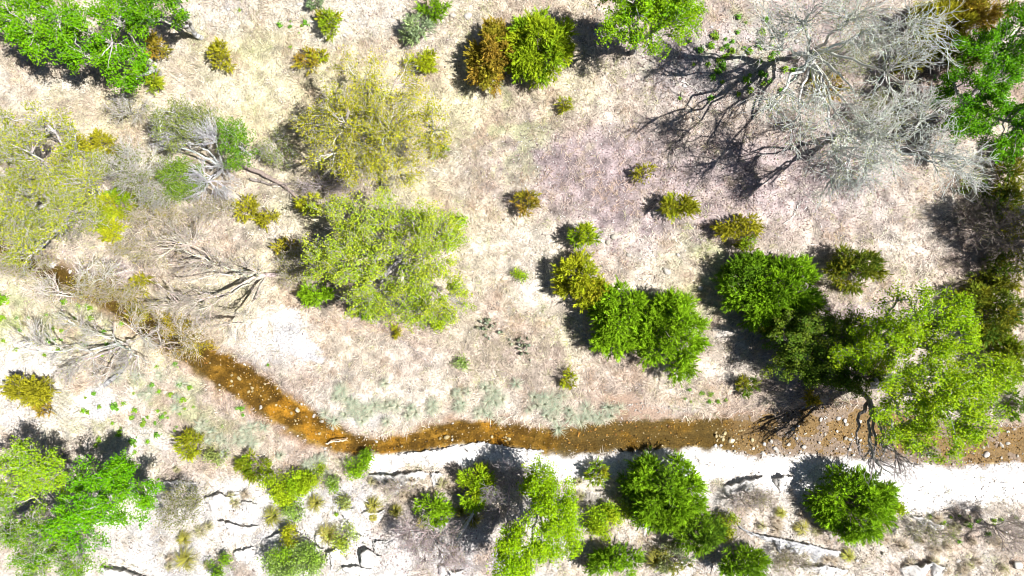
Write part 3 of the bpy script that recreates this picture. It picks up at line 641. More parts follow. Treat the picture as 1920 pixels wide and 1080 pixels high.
J(1895, 320, 30, 40, 1.4, G["dark"], G["olive"], "shaded dark scrub at the right edge below the deep green oak", dens=.7)
J(1905, 440, 30, 36, 1.2, G["olive"], G["yellow"], "olive scrub at the right edge within the lacy shade", dens=.7)
J(1750, 60, 30, 30, 1.4, G["dark"], G["olive"], "dark low cedar between the olive cedars at the top right", dens=.7)
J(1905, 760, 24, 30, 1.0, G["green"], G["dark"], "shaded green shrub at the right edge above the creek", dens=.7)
J(1825, 775, 14, 12, .6, G["deep"], G["green"], "small green shrub at the right foot of the leaning lime tree", leafy=True, dens=.7)

J(1805, 105, 46, 36, 2.0, G["dark"], G["olive"], "dark olive cedar between the top right cedar and the deep green oak", dens=.9)
J(1905, 285, 34, 28, 1.8, G["deep"], G["dark"], "dark green cedar low on the deep green oak's right side", dens=.9)
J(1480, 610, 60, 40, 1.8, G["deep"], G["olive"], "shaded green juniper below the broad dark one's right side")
def brush(label, base, crowns, seed, n=40, leaf=900, c1=(.4, .38, .08), c2=(.34, .36, .06), wood=(.45, .40, .34), twl=(.3, .8)):
    tree("bare_shrub", label, base, crowns, 7, n, leaf, .07, c1, c2, wood, .045, twigs=7, twl=twl, fine=2, finel=(.18, .42), seed=seed, fan=.9, twr=.009, cat="shrub")
brush("yellowish brush over the creek just right of the white head boulder", (205, 548), [(190, 540, 1.0, 55, 24, .3), (235, 560, .9, 35, 20, .3)], 71, 44, 2200, (.42, .34, .05), (.34, .32, .05))
brush("grey twig brush at the left edge where the creek leaves the frame", (50, 480), [(45, 490, 1.4, 60, 28, .4)], 72, 40, 1500)
brush("tan twig brush between the yellow-green juniper and the tan tree", (300, 405), [(290, 400, .9, 60, 26, .3), (250, 465, .8, 50, 30, .3)], 73, 50, 1800, (.42, .36, .08), (.4, .38, .1))
brush("dry brush at the foot of the dead grey cedar", (420, 395), [(395, 395, .8, 45, 18, .3)], 74, 30, 500)
brush("olive twig brush left of the middle budding tree's foot", (545, 520), [(550, 505, .9, 30, 34, .3)], 75, 30, 1200, (.36, .36, .05), (.3, .34, .04))
brush("thin mauve brush in the leaf litter below the broad thin tree", (610, 345), [(610, 345, .8, 55, 18, .25)], 76, 34, 500, (.34, .3, .1), (.3, .28, .1), (.36, .31, .31))
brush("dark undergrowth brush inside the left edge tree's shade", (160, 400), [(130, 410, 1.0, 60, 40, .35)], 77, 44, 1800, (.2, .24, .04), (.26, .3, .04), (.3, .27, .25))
brush("green-grey brush under the large bare tree's upper limbs", (1560, 110), [(1580, 110, 1.0, 70, 34, .35)], 78, 44, 1800, (.28, .36, .08), (.32, .36, .1), (.40, .38, .35))
brush("olive brush beneath the bare grey tree's middle limbs", (1650, 210), [(1660, 205, 1.0, 60, 40, .35)], 79, 44, 1600, (.28, .32, .06), (.3, .3, .08), (.36, .34, .31))
J(1890, 380, 44, 50, 1.6, G["dark"], G["olive"], "dark tangled cedar at the right edge under the deep green oak's lower side", dens=.6)
J(1900, 510, 46, 44, 1.8, G["dark"], G["olive"], "dark cedar at the right edge where the lacy shade ends", dens=.7)
J(1850, 520, 34, 28, 1.0, G["olive"], G["dark"], "thin dark scrub left of the right edge cedars", dens=.4)
J(1825, 345, 30, 22, .8, G["dark"], G["olive"], "thin dark scrub under the drooping bare limb tips", dens=.4)
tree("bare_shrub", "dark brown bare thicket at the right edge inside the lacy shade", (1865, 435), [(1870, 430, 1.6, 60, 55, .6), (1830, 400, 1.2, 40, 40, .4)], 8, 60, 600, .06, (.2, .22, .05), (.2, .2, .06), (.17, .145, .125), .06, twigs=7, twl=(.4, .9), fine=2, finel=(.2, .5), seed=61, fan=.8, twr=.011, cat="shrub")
tree("bare_shrub", "grey straggly brush on the slope between the deep green juniper and the lone one", (1420, 935), [(1415, 940, .8, 45, 20, .3)], 6, 30, 500, .06, (.3, .28, .12), (.3, .3, .1), (.36, .31, .28), .035, twigs=7, twl=(.25, .6), fine=2, finel=(.15, .35), seed=62, fan=.9, twr=.009, cat="shrub")
tree("bare_shrub", "grey straggly brush above the round olive tussock by the long ledge", (760, 915), [(750, 915, .7, 45, 14, .25)], 6, 26, 300, .06, (.3, .28, .12), (.3, .3, .1), (.38, .32, .28), .03, twigs=7, twl=(.25, .55), fine=2, finel=(.15, .3), seed=63, fan=.9, twr=.008, cat="shrub")
tree("bare_shrub", "tan straggly brush at the lower right among white stones", (1740, 1000), [(1740, 1005, .7, 50, 22, .25)], 6, 30, 900, .06, (.3, .32, .1), (.3, .34, .08), (.36, .31, .27), .03, twigs=7, twl=(.25, .55), fine=2, finel=(.15, .3), seed=64, fan=.9, twr=.008, cat="shrub")
tree("bare_shrub", "pale straggly brush at the bottom edge right of the deep green juniper's tail", (1480, 1050), [(1480, 1055, .7, 45, 18, .25)], 6, 26, 700, .06, (.3, .3, .1), (.34, .34, .1), (.38, .33, .28), .03, twigs=7, twl=(.25, .55), fine=2, finel=(.15, .3), seed=65, fan=.9, twr=.008, cat="shrub")
tree("bare_shrub", "twiggy grey brush between the corner oaks and the sage shrub tree", (250, 215), [(240, 200, 1.2, 40, 30, .4)], 6, 30, 700, .06, (.3, .32, .06), (.34, .34, .1), (.46, .43, .40), .04, twigs=7, twl=(.25, .6), fine=2, finel=(.15, .35), seed=66, fan=.9, twr=.009, cat="shrub")
tree("bare_shrub", "pale twig tangle right of the sage shrub tree above the fallen log", (530, 290), [(525, 280, 1.0, 40, 30, .4)], 6, 30, 1500, .07, (.3, .36, .05), (.24, .34, .04), (.46, .43, .40), .04, twigs=6, twl=(.25, .6), fine=2, finel=(.15, .35), seed=67, fan=.9, twr=.009, cat="shrub")

# ------------------------------------------------------------------ dead wood
woodpile("fallen_log", "pale fallen log lying right of the dead cedar", "log", [(455, 308, .35), (500, 330, .3), (535, 350, .2), (562, 374, .1)], .13, .06, (.36, .31, .28), 12, (.4, 1.0), 3, 2)
woodpile("fallen_log", "dark slim log lying under the pale fallen one", "log", [(470, 335, .15), (505, 345, .15), (545, 345, .12)], .07, .04, (.2, .17, .15), 8, (.3, .8), 4, 2)
woodpile("bleached_log", "bleached dead trunk slanting down the slope beside the green juniper", "log", [(905, 918, 1.0), (888, 962, .5), (856, 1012, .12)], .05, .10, (.58, .54, .5), 6, (.4, .9), 5, 2)
woodpile("bleached_log", "grey leaning dead trunk below the bleached sprawling tree", "log", [(245, 668, .5), (225, 700, .4), (196, 722, .15)], .07, .12, (.34, .32, .33), 6, (.3, .8), 6, 2)
woodpile("fallen_log", "weathered grey log in the left edge tree's shade", "log", [(98, 372, .3), (140, 376, .3), (172, 372, .25)], .14, .11, (.42, .4, .4), 0)
woodpile("driftwood", "pale driftwood pole lying in the creek bend", "driftwood", [(612, 831, .12), (648, 824, .12)], .035, .03, (.62, .52, .36), 3, (.2, .5), 8)
woodpile("driftwood", "shorter driftwood pole above the other in the creek bend", "driftwood", [(618, 826, .2), (652, 822, .14)], .025, .02, (.55, .45, .3), 0)
woodpile("fallen_branch", "thin white stick on the pink leaf litter right of the meadow", "branch", [(1470, 420, .06), (1488, 406, .05), (1500, 378, .05)], .02, .008, (.6, .57, .55), 3, (.2, .4), 9)
woodpile("fallen_branch", "thin white stick among the weeds beneath the lime top tree", "branch", [(1278, 152, .06), (1300, 163, .05), (1322, 178, .05)], .022, .012, (.6, .57, .52), 3, (.2, .5), 10)
woodpile("fallen_branch", "thin dark stick on white gravel at the lower right", "branch", [(1765, 960, .06), (1785, 957, .1), (1808, 957, .05)], .02, .01, (.3, .27, .25), 2, (.2, .4), 11)
woodpile("fallen_branch", "slim dark twig lying in the dry grass below the meadow tree", "branch", [(738, 628, .08), (760, 645, .06), (785, 662, .06), (805, 685, .05)], .018, .01, (.3, .26, .24), 4, (.2, .5), 12)

# ------------------------------------------------------------------ tussocks and weeds
def tussock(name, px, py, rpx, h, c1, c2, label, group=None, n=110, cat="tussock"):
    rng = np.random.default_rng(int(px * 3 + py * 5)); b = P(px, py, h * .4); b[2] -= h * .4
    r = rpx / PPM * .97
    th = rng.uniform(0, 2 * np.pi, n); el = rng.uniform(.15, 1.0, n)
    L = r * rng.uniform(.7, 1.15, n)
    o = np.stack([np.cos(th), np.sin(th), np.zeros(n)], 1); sd = np.stack([-np.sin(th), np.cos(th), np.zeros(n)], 1)
    p0 = o * .05 * r; 
    p1 = o * (L * .5 * (1.05 - .3 * el))[:, None] + np.array([0, 0, 1.]) * (h * (.35 + .6 * el))[:, None]
    p2 = o * L[:, None] + np.array([0, 0, 1.]) * (h * (.1 + .6 * el) * rng.uniform(.3, 1, n))[:, None]
    w = .013 if cat == "tussock" else .008
    V = np.stack([p0 - sd * w, p0 + sd * w, p1 + sd * w * .8, p1 - sd * w * .8, p2 + sd * .002, p2 - sd * .002], 1).reshape(-1, 3)
    k = np.arange(n)[:, None] * 6
    F = np.concatenate([k + np.array([[0, 1, 2, 3]]), k + np.array([[3, 2, 4, 5]])])
    m = rng.random((n, 1)); c = np.array(c1)[None] * (1 - m) + np.array(c2)[None] * m
    c = np.clip(c * (1 + rng.normal(0, .15, (n, 1))), .005, 1)
    return tag(obj(name, mesh_np(name, V, F, np.repeat(c, 6, 0)), M_GRASS, None, b), label, cat, group)
ty, to = (.36, .33, .06), (.24, .24, .05)
for px, py, r, h, c1, c2, lab in [
    (700, 948, 20, .55, ty, to, "round olive tussock in the middle of the white ledges"),
    (742, 958, 16, .5, ty, to, "smaller olive tussock right of the round one on the ledges"),
    (512, 968, 24, .6, to, (.3, .3, .05), "large olive tussock at the left of the mint green low shrub"),
    (592, 944, 20, .45, ty, to, "flattened yellow tussock right of the yellow-green leafy shrub"),
    (618, 1000, 26, .6, (.42, .38, .1), ty, "tall yellow tussock beside the pale green low shrub"),
    (348, 1050, 28, .6, ty, to, "yellow tussock near the bottom edge below the straggly bush"),
    (345, 1010, 18, .45, to, ty, "dull tussock above the yellow one below the straggly bush"),
    (1355, 1000, 24, .55, ty, to, "yellow-green tussock at the left tip of the grey ledge"),
    (1230, 1050, 24, .6, to, ty, "olive tussock at the bottom edge left of the dull shrub"),
    (1464, 962, 14, .4, (.36, .38, .1), ty, "small green-tan tussock right of the two dark hollows"),
    (1503, 990, 18, .4, (.4, .38, .14), ty, "straw tussock above the grey ledge left of the lone juniper"),
    (888, 975, 20, .5, ty, to, "yellow tussock under the bleached dead trunk"),
    (865, 958, 16, .5, to, ty, "olive tussock between the two green junipers on the slope"),
    (790, 980, 14, .4, to, ty, "olive tussock at the foot of the dark shaded juniper"),
    (700, 970, 10, .3, (.4, .37, .1), ty, "tiny yellow tussock under the round olive one"),
    (1590, 1042, 16, .4, (.36, .4, .1), ty, "pale green tussock at the bottom right of the grey ledge"),
    (1105, 940, 18, .5, (.5, .46, .42), (.42, .38, .32), "bleached tussock between the lime tree and the small shelf juniper"),
    (1170, 925, 18, .5, (.44, .35, .26), (.5, .42, .34), "reddish straw tussock in the deep green juniper's shade")]:
    tussock("tussock", px, py, r, h, c1, c2, lab, "tussocks on the rock slope")
rngT = np.random.default_rng(5)
for x0, x1, y0, y1, n, lab, grp in [(1420, 1580, 930, 1075, 16, "straw tussock scattered around the grey ledge", "straw tussocks by the grey ledge"), (1660, 1900, 965, 1075, 20, "straw tussock scattered on the lower right slope", "straw tussocks on the lower right slope"),
                               (690, 860, 895, 945, 9, "straw tussock on the brown terrace under the long ledge", "straw tussocks under the long ledge"), (1080, 1200, 900, 1060, 9, "straw tussock between the lime tree and the deep green juniper", "straw tussocks by the lime tree"), (300, 480, 880, 1075, 9, "straw tussock on the white lower left ledges", "straw tussocks on the left ledges")]:
    for _ in range(n):
        tussock("tussock", rngT.uniform(x0, x1), rngT.uniform(y0, y1), rngT.uniform(8, 17), .35, (.40, .34, .24), [(.30, .31, .12), (.46, .38, .3), (.33, .27, .2)][rngT.integers(3)], lab, grp, 60)
mint = (.31, .41, .30); straw = (.55, .50, .38)
k = 0
for cx, cy, sx_, sy_, n, lab in [(680, 765, 80, 32, 30, "pale grey-green grass tuft on the white bank above the creek bend"), (1055, 770, 85, 30, 30, "pale grey-green grass tuft hanging over the middle creek"),
                                 (880, 745, 110, 26, 18, "pale grey-green grass tuft in the dry bank grass between the two thick stands"), (440, 820, 70, 28, 16, "pale grey-green grass tuft below the creek's lower left bank"), (580, 868, 55, 14, 9, "pale grass tuft between the creek bend and the ledge shrubs"), (290, 740, 60, 30, 8, "pale grass tuft on the flat left of the creek")]:
    for _ in range(n):
        px, py = cx + rngT.normal(0, sx_ * .6), cy + rngT.normal(0, sy_ * .6)
        b = P(px, py); 
        if creek_dist(b[:1], b[1:2])[0] < .12: continue
        r = rngT.uniform(11, 20)
        tussock("grass_tuft", px, py, r, .4, mint, straw, lab, lab.replace("pale", "stand of pale", 1) + "s", 70, "grass tuft")
def weed_mesh(seed, n, r, col):
    rng = np.random.default_rng(seed); nc = 7
    cc = rng.normal(0, .45, (nc, 3)) * np.array([1, 1, 0]); k = rng.integers(0, nc, n)
    p = (cc[k] * .3 + rng.normal(0, .2, (n, 3))) * r; p[:, 2] = np.abs(rng.normal(.1, .08, n)) + .02
    V, F, C = leaves(rng, p, .11, cvar(rng, n, col, .2), 1.4)
    return mesh_np("weed", V, F, C)
WM = [weed_mesh(i, 70, .3, c) for i, c in enumerate([(.18, .36, .02), (.22, .36, .03), (.13, .30, .03)])]
for w in WM: w.materials.append(M_LEAF)
rngW = np.random.default_rng(9)
def weed(px, py, s, lab, grp):
    b = P(px, py); o = obj("weed", WM[rngW.integers(3)], None, None, b); o.scale = (s, s, s); o.rotation_euler = (0, 0, rngW.uniform(0, 6.28)); tag(o, lab, "weed", grp)
for px, py, s, lab in [(343, 748, 1.1, "largest bright weed clump on the flat left of the creek"), (295, 815, .9, "bright weed clump left of the olive upright shrub"), (250, 828, 1.1, "bright weed clump on the pale ground above the vivid oak"),
                       (218, 762, 1.2, "bright weed clump beside the bare white rock"), (574, 44, .8, "round bright weed in white rubble left of the small juniper"), (527, 48, .9, "straggly bright weed at the top left of the rubble"),
                       (503, 684, .5, "tiny bright weed on the white bank by the creek"), (632, 963, .7, "yellow-green weed pair below the thin sage scrub"), (338, 722, .8, "bright weed above the largest clump left of the creek"), (10, 560, 1.8, "wide bright weed patch at the left edge above the sprawling tree"), (5, 595, 1.2, "bright weed at the left edge under the wide patch"), (93, 640, .9, "bright weed under the bleached sprawling tree's twigs")]:
    weed(px, py, s, lab, None)
for n, cx, cy, a, b, s0, s1, lab, grp in [(55, 290, 770, 100, 60, .3, .7, "small green weed on the pale flat left of the creek", "weeds left of the creek"),
                                   (26, 110, 620, 90, 45, .4, .8, "small green weed near the bleached sprawling tree", "weeds by the sprawling tree"),
                                   (60, 1390, 110, 90, 55, .4, 1.0, "small green weed in the rubble beneath the large bare tree", "weeds under the bare tree"),
                                   (16, 1800, 985, 70, 30, .4, .8, "small green weed on the lower right slope", "weeds on the lower right slope"),
                                   (10, 560, 60, 60, 30, .25, .5, "small green weed near the top edge rubble", "weeds by the top rubble"), (12, 1330, 745, 60, 12, .3, .6, "small green weed on the bank above the wet gravel", "weeds on the gravel bank")]:
    for _ in range(n):
        px, py = cx + rngW.normal(0, a * .7), cy + rngW.normal(0, b * .7); q = P(px, py)
        if creek_dist(q[:1], q[1:2])[0] < .2: continue
        weed(px, py, rngW.uniform(s0, s1) * 1.25, lab, grp)
def pear(px, py, label, seed):
    rng = np.random.default_rng(seed); b = P(px, py); root = empty("prickly_pear", b, label, "cactus")
    for i in range(20):
        n = 10; t = np.arange(n) * 2 * np.pi / n; r = rng.uniform(.07, .12)
        ring = np.stack([np.cos(t) * r * .8, np.zeros(n), np.sin(t) * r], 1)
        V = np.concatenate([ring * 1.0 + [0, .012, 0], ring + [0, -.012, 0], [[0, .03, 0], [0, -.03, 0]]])
        F = []
        for q in range(n):
            q2 = (q + 1) % n; F += [[q, q2, q2 + n], [q, q2 + n, q + n], [q, q2, 2 * n][::-1], [q + n, q2 + n, 2 * n + 1]]
        a, e = rng.uniform(0, 6.28), rng.uniform(-.9, .9)
        ce, se, ca, sa = math.cos(e), math.sin(e), math.cos(a), math.sin(a)
        V = V @ np.array([[1, 0, 0], [0, ce, se], [0, -se, ce]]) @ np.array([[ca, sa, 0], [-sa, ca, 0], [0, 0, 1]])
        V = V + np.array([rng.normal(0, .26), rng.normal(0, .26), .1 + rng.random() * .16])
        obj("pad", mesh_np("pad", V, np.array(F), cvar(rng, 1, (.17, .2, .12) if rng.random() < .6 else (.3, .33, .24)).repeat(len(V), 0)), M_LEAF, root)
pear(915, 612, "sprawling dark prickly pear right of the middle budding tree", 1)
pear(980, 655, "prickly pear in the dry grass left of the middle juniper cluster", 2)

# ------------------------------------------------------------------ rocks and ledges
def rock_mesh(seed, col):
    import bmesh
    bm = bmesh.new(); bmesh.ops.create_icosphere(bm, subdivisions=2, radius=1)
    rng = np.random.default_rng(seed); V = np.array([v.co[:] for v in bm.verts]); F = np.array([[v.index for v in f.verts] for f in bm.faces]); bm.free()
    for _ in range(9):     # shave flat faces off the ball
        nv = norm(rng.normal(0, 1, 3)); dd = V @ nv; cut = rng.uniform(.55, .85); V = V - np.maximum(dd - cut, 0)[:, None] * nv
    V = V * np.array([1, rng.uniform(.65, .9), rng.uniform(.4, .6)]) + rng.normal(0, .02, V.shape)
    m = mesh_np("rock", V, F, cvar(rng, len(V), col, .05, .01)); m.materials.append(M_ROCK); return m
RM = [rock_mesh(i, c) for i, c in enumerate([(.46, .44, .40), (.42, .39, .35), (.5, .48, .46), (.36, .33, .28), (.42, .39, .36)])]
RB = [rock_mesh(20 + i, c) for i, c in enumerate([(.34, .18, .06), (.22, .12, .05), (.42, .26, .1)])]
rngR = np.random.default_rng(19)
def rock(px, py, r, lab, grp=None, meshes=RM, sink=.25, name="rock"):
    b = P(px, py); o = obj(name, meshes[rngR.integers(len(meshes))], None, None, (b[0], b[1], b[2] + r * (.5 - sink)))
    o.scale = (r, r, r); o.rotation_euler = (rngR.normal(0, .2), rngR.normal(0, .2), rngR.uniform(0, 6.28)); tag(o, lab, "rock", grp)
for px, py, r, lab in [(100, 496, .26, "white boulder at the head of the creek, left"), (132, 510, .13, "small white stone right of the creek head boulder"), (1250, 508, .24, "pale grey boulder in the grass above the grey-green shrub"),
                       (1311, 541, .17, "pale upright stone between the big juniper and the dark one"), (1272, 478, .12, "small pale stone above the meadow boulder"), (1152, 443, .2, "white stone in the pink leaf litter beside the small juniper"),
                       (1140, 455, .15, "lower white stone in the pink leaf litter"), (1178, 478, .14, "flat white stone below the leaf litter's white stones"), (877, 32, .24, "white boulder under the top edge left of the rusty juniper"), (850, 30, .18, "grey boulder beside the white one near the top edge"),
                       (558, 768, .15, "round white stone on the left creek reach"), (612, 850, .13, "white stone at the creek bend's lower edge"), (838, 819, .16, "white stone standing in the creek right of the bend"), (955, 823, .12, "small white stone in the middle creek"), (135, 868, .18, "white stone beside the vivid oak's top edge"),
                       (1848, 853, .2, "pale stone in the orange pool at the right"), (1372, 826, .2, "white stone at the left end of the gravel bed"), (1905, 1058, .3, "grey boulder in the lower right corner"), (1165, 60, .2, "pale stone in the shade left of the vivid lime top tree"), (48, 922, .25, "tan boulder inside the lower left trees")]:
    rock(px, py, r, lab, name="boulder" if r > .2 else "rock")
def along(n, x0, x1, w0, w1, r0, r1, lab, grp, meshes=RM, sink=.25):
    for _ in range(n):
        x = rngR.uniform(x0, x1); t = rngR.uniform(w0, w1)
        yu = np.interp(x, [a for a, b in UP], [b for a, b in UP]); yl = np.interp(x, LOX, LOY)
        rock(x, yu + (yl - yu) * t, rngR.uniform(r0, r1) * rngR.uniform(.7, 1), lab, grp, meshes, sink)
along(48, 400, 640, -.1, 1.1, .05, .12, "small pale stone strewn in the left creek reach", "stones in the left creek reach", sink=.0)
along(14, 700, 960, -.1, .8, .05, .10, "small pale stone in the narrow creek right of the bend", "stones in the narrow creek", sink=.0)
along(24, 960, 1330, -.1, .6, .05, .09, "brown wet stone in the olive creek pool", "stones in the olive pool", RB, .0)
along(80, 1340, 1690, .2, 1.15, .06, .16, "white stone scattered on the wet orange gravel", "stones on the orange gravel")
along(24, 1700, 1920, -.1, 1.1, .06, .15, "pale stone in the creek bed under the leaning lime tree", "stones in the right creek bed")
along(20, 150, 400, .0, 1.0, .06, .12, "brown stone in the shaded upper creek", "stones in the upper creek", RB)
for _ in range(50):
    rock(1385 + rngR.normal(0, 70), 120 + rngR.normal(0, 45), rngR.uniform(.06, .14), "white rubble stone beneath the large bare tree", "rubble under the bare tree")
for _ in range(16):
    rock(1130 + rngR.normal(0, 28), 50 + rngR.normal(0, 35), rngR.uniform(.05, .12), "pale rubble stone shaded by the vivid lime top tree", "rubble by the lime top tree")
for _ in range(22):
    rock(640 + rngR.normal(0, 80), 40 + rngR.normal(0, 26), rngR.uniform(.05, .12), "white rubble stone near the top edge", "rubble near the top edge")
for _ in range(14):
    rock(420 + rngR.normal(0, 35), 28 + rngR.normal(0, 20), rngR.uniform(.05, .11), "white rubble stone right of the corner oaks", "rubble by the corner oaks")
for _ in range(30):
    rock(rngR.uniform(1460, 1900), rngR.uniform(960, 1075), rngR.uniform(.06, .14), "white stone on the lower right slope", "stones on the lower right slope")
for _ in range(26):
    rock(rngR.uniform(1090, 1500), rngR.uniform(900, 1075), rngR.uniform(.05, .12), "white stone on the middle of the lower slope", "stones on the lower middle slope")

def ledge(pts, h, depth, label, col=(.50, .48, .455), seed=0, sign=1):
    """a limestone step: its broken front follows the photo points and overhangs, its back runs into the slope"""
    rng = np.random.default_rng(seed + 100)
    q = np.array(pts, float); s = np.concatenate([[0], np.cumsum(np.linalg.norm(np.diff(q, axis=0), axis=1))])
    n = max(18, int(s[-1] / 3)); t = np.linspace(0, s[-1], n)
    X = np.interp(t, s, q[:, 0]); Y = np.interp(t, s, q[:, 1]) + np.cumsum(rng.normal(0, .35, n)) * .5 + rng.normal(0, 1.0, n)
    pr = np.sin(np.linspace(0, np.pi, n)) ** .4
    W = np.array([P(a, b) for a, b in zip(X, Y)])
    dn = np.array([0, -1.0 * sign]); rows = []
    tg = np.gradient(W[:, :2], axis=0); nn = norm(np.stack([tg[:, 1], -tg[:, 0]], 1)); nn = nn * np.where(nn[:, 1:2] > 0, -1, 1)
    prof = [(.10, -.35), (.09, .25), (-.01, .62), (-.03, .92), (.04, 1.0)]
    hh = 1.3 * h * pr * (.8 + .4 * vnoise(np.arange(n), np.zeros(n), 5, seed + 3))
    for off, zz in prof:
        jit = rng.normal(0, .02, n)
        rows.append(np.stack([W[:, 0] + (off + jit) * nn[:, 0], W[:, 1] + (off + jit) * nn[:, 1], W[:, 2] + zz * hh], 1))
    for u in (.12, .24, .36, .48, .6, .72, .86, 1.0):
        mx_ = W[:, 0].mean(); x = mx_ + (W[:, 0] - mx_) * (1 - .25 * u) + rng.normal(0, .03, n); lo = W[:, 1].min() if s[-1] < 70 else W[:, 1]; y = lo * u + W[:, 1] * (1 - u) + dn[1] * (depth * u * (.5 + .5 * pr) * (.45 + 1.1 * vnoise(np.arange(n), np.zeros(n), 4, seed + 8))); g = zg(x, y)
        rows.append(np.stack([x, y, g + hh * (1 - u) ** 1.3 * .96 + rng.normal(0, .02, n) * (u < 1) - .05 * (u >= 1)], 1))
    V = np.concatenate(rows); m = len(rows)
    i = (np.arange(m - 1)[:, None] * n + np.arange(n - 1)[None]).ravel()
    F = np.stack([i, i + 1, i + 1 + n, i + n], 1)
    c = np.array(col)[None] * (0.6 + .75 * fbm(V[:, 0], V[:, 1], .6, 95))[:, None]
    o0 = V.mean(0); o0[2] = V[:, 2].min()
    tag(obj("rock_ledge", mesh_np("rock_ledge", V - o0, F, c), M_ROCK, None, o0), label, "ledge", "limestone ledges of the lower slope")
ledge([(690, 890), (720, 886), (740, 889), (765, 884), (790, 881), (806, 888)], .34, .9, "long straight limestone ledge under the creek bend")
ledge([(805, 892), (815, 884), (832, 889)], .2, .5, "short curved limestone ledge right of the long straight one", seed=1)
ledge([(1352, 912), (1372, 904), (1395, 897), (1430, 892)], .36, .7, "overhung limestone ledge with a black hollow right of the deep green juniper", seed=2)
ledge([(1448, 897), (1466, 891), (1486, 894)], .3, .5, "small limestone ledge with a black hollow toward the lone juniper", seed=3)
ledge([(382, 934), (405, 926), (420, 922), (430, 930), (446, 927)], .26, .6, "cracked limestone ledge right of the straggly bush", seed=4)
ledge([(452, 942), (466, 938), (482, 944)], .18, .5, "short cracked ledge right of the straggly bush's ledge", seed=5)
ledge([(408, 976), (425, 975), (445, 982), (462, 987), (486, 986)], .26, .6, "stepped limestone ledge below the cracked ones", seed=6)
ledge([(438, 1034), (455, 1030), (476, 1026)], .2, .5, "small limestone ledge left of the mint green mound", seed=7)
ledge([(188, 1060), (215, 1062), (240, 1064), (262, 1072), (290, 1080)], .36, .9, "long limestone ledge at the bottom edge right of the corner trees", seed=8)
ledge([(676, 1046), (682, 1030), (692, 1025), (705, 1034), (714, 1044)], .36, .8, "round-fronted limestone ledge with blue shade left of the purplish thicket", seed=9)
ledge([(612, 1036), (622, 1030), (634, 1026)], .28, .6, "short limestone ledge with blue shade right of the mint mound", seed=10)
ledge([(570, 1030), (582, 1022), (596, 1019), (608, 1028)], .34, .6, "limestone ledge shading the mint mound's top", seed=11)
ledge([(590, 1010), (596, 1000), (606, 996)], .12, .4, "low curved crack ledge beside the tall yellow tussock", seed=12)
ledge([(658, 1000), (672, 1000), (684, 1007)], .16, .5, "low ledge arcing right of the pale green low shrub", seed=13)
ledge([(698, 1018), (710, 1013), (728, 1014)], .14, .4, "thin ledge at the left of the purplish thicket", seed=14)
ledge([(636, 955), (650, 951), (664, 955)], .16, .4, "low ledge left of the round olive tussock", seed=15)
ledge([(678, 962), (690, 958), (700, 962), (722, 956)], .18, .5, "low ledge under the round olive tussock", seed=16)
ledge([(1382, 984), (1410, 998), (1440, 1004), (1480, 1012), (1520, 1020), (1580, 1034)], .26, .6, "long grey ledge running under the lone slope juniper", (.38, .38, .39), 17)
ledge([(1684, 1064), (1700, 1056), (1722, 1058), (1740, 1052), (1776, 1064)], .3, .7, "dark-fronted ledge at the bottom right", seed=18)
ledge([(1704, 966), (1725, 968), (1745, 978), (1770, 988)], .2, .5, "broken ledge right of the lone slope juniper", seed=19)
ledge([(820, 1060), (838, 1058), (850, 1070), (870, 1068)], .24, .5, "broken ledge at the bottom edge under the purplish thicket", seed=20)
ledge([(1195, 980), (1212, 976), (1222, 978)], .2, .5, "small ledge left of the deep green juniper's foot", seed=21)
ledge([(500, 1010), (520, 1000), (545, 985)], .2, .5, "slanting ledge above the bright yellow shrub", seed=31)
ledge([(640, 1062), (670, 1060), (700, 1068)], .22, .5, "ledge at the bottom edge right of the mint mound", seed=32)
ledge([(1500, 1062), (1545, 1058), (1590, 1068)], .24, .5, "low ledge at the bottom edge below the grey one", seed=33)
ledge([(300, 905), (335, 900), (372, 906)], .18, .5, "low ledge above the pale straggly bush", seed=34)
ledge([(862, 836), (900, 829), (960, 840), (1020, 848)], .12, .5, "low pale lip of the rock shelf along the middle creek", seed=22)
ledge([(745, 852), (800, 845), (835, 840), (858, 832)], .12, .4, "low grey lip of the rock shelf right of the creek bend", seed=23)

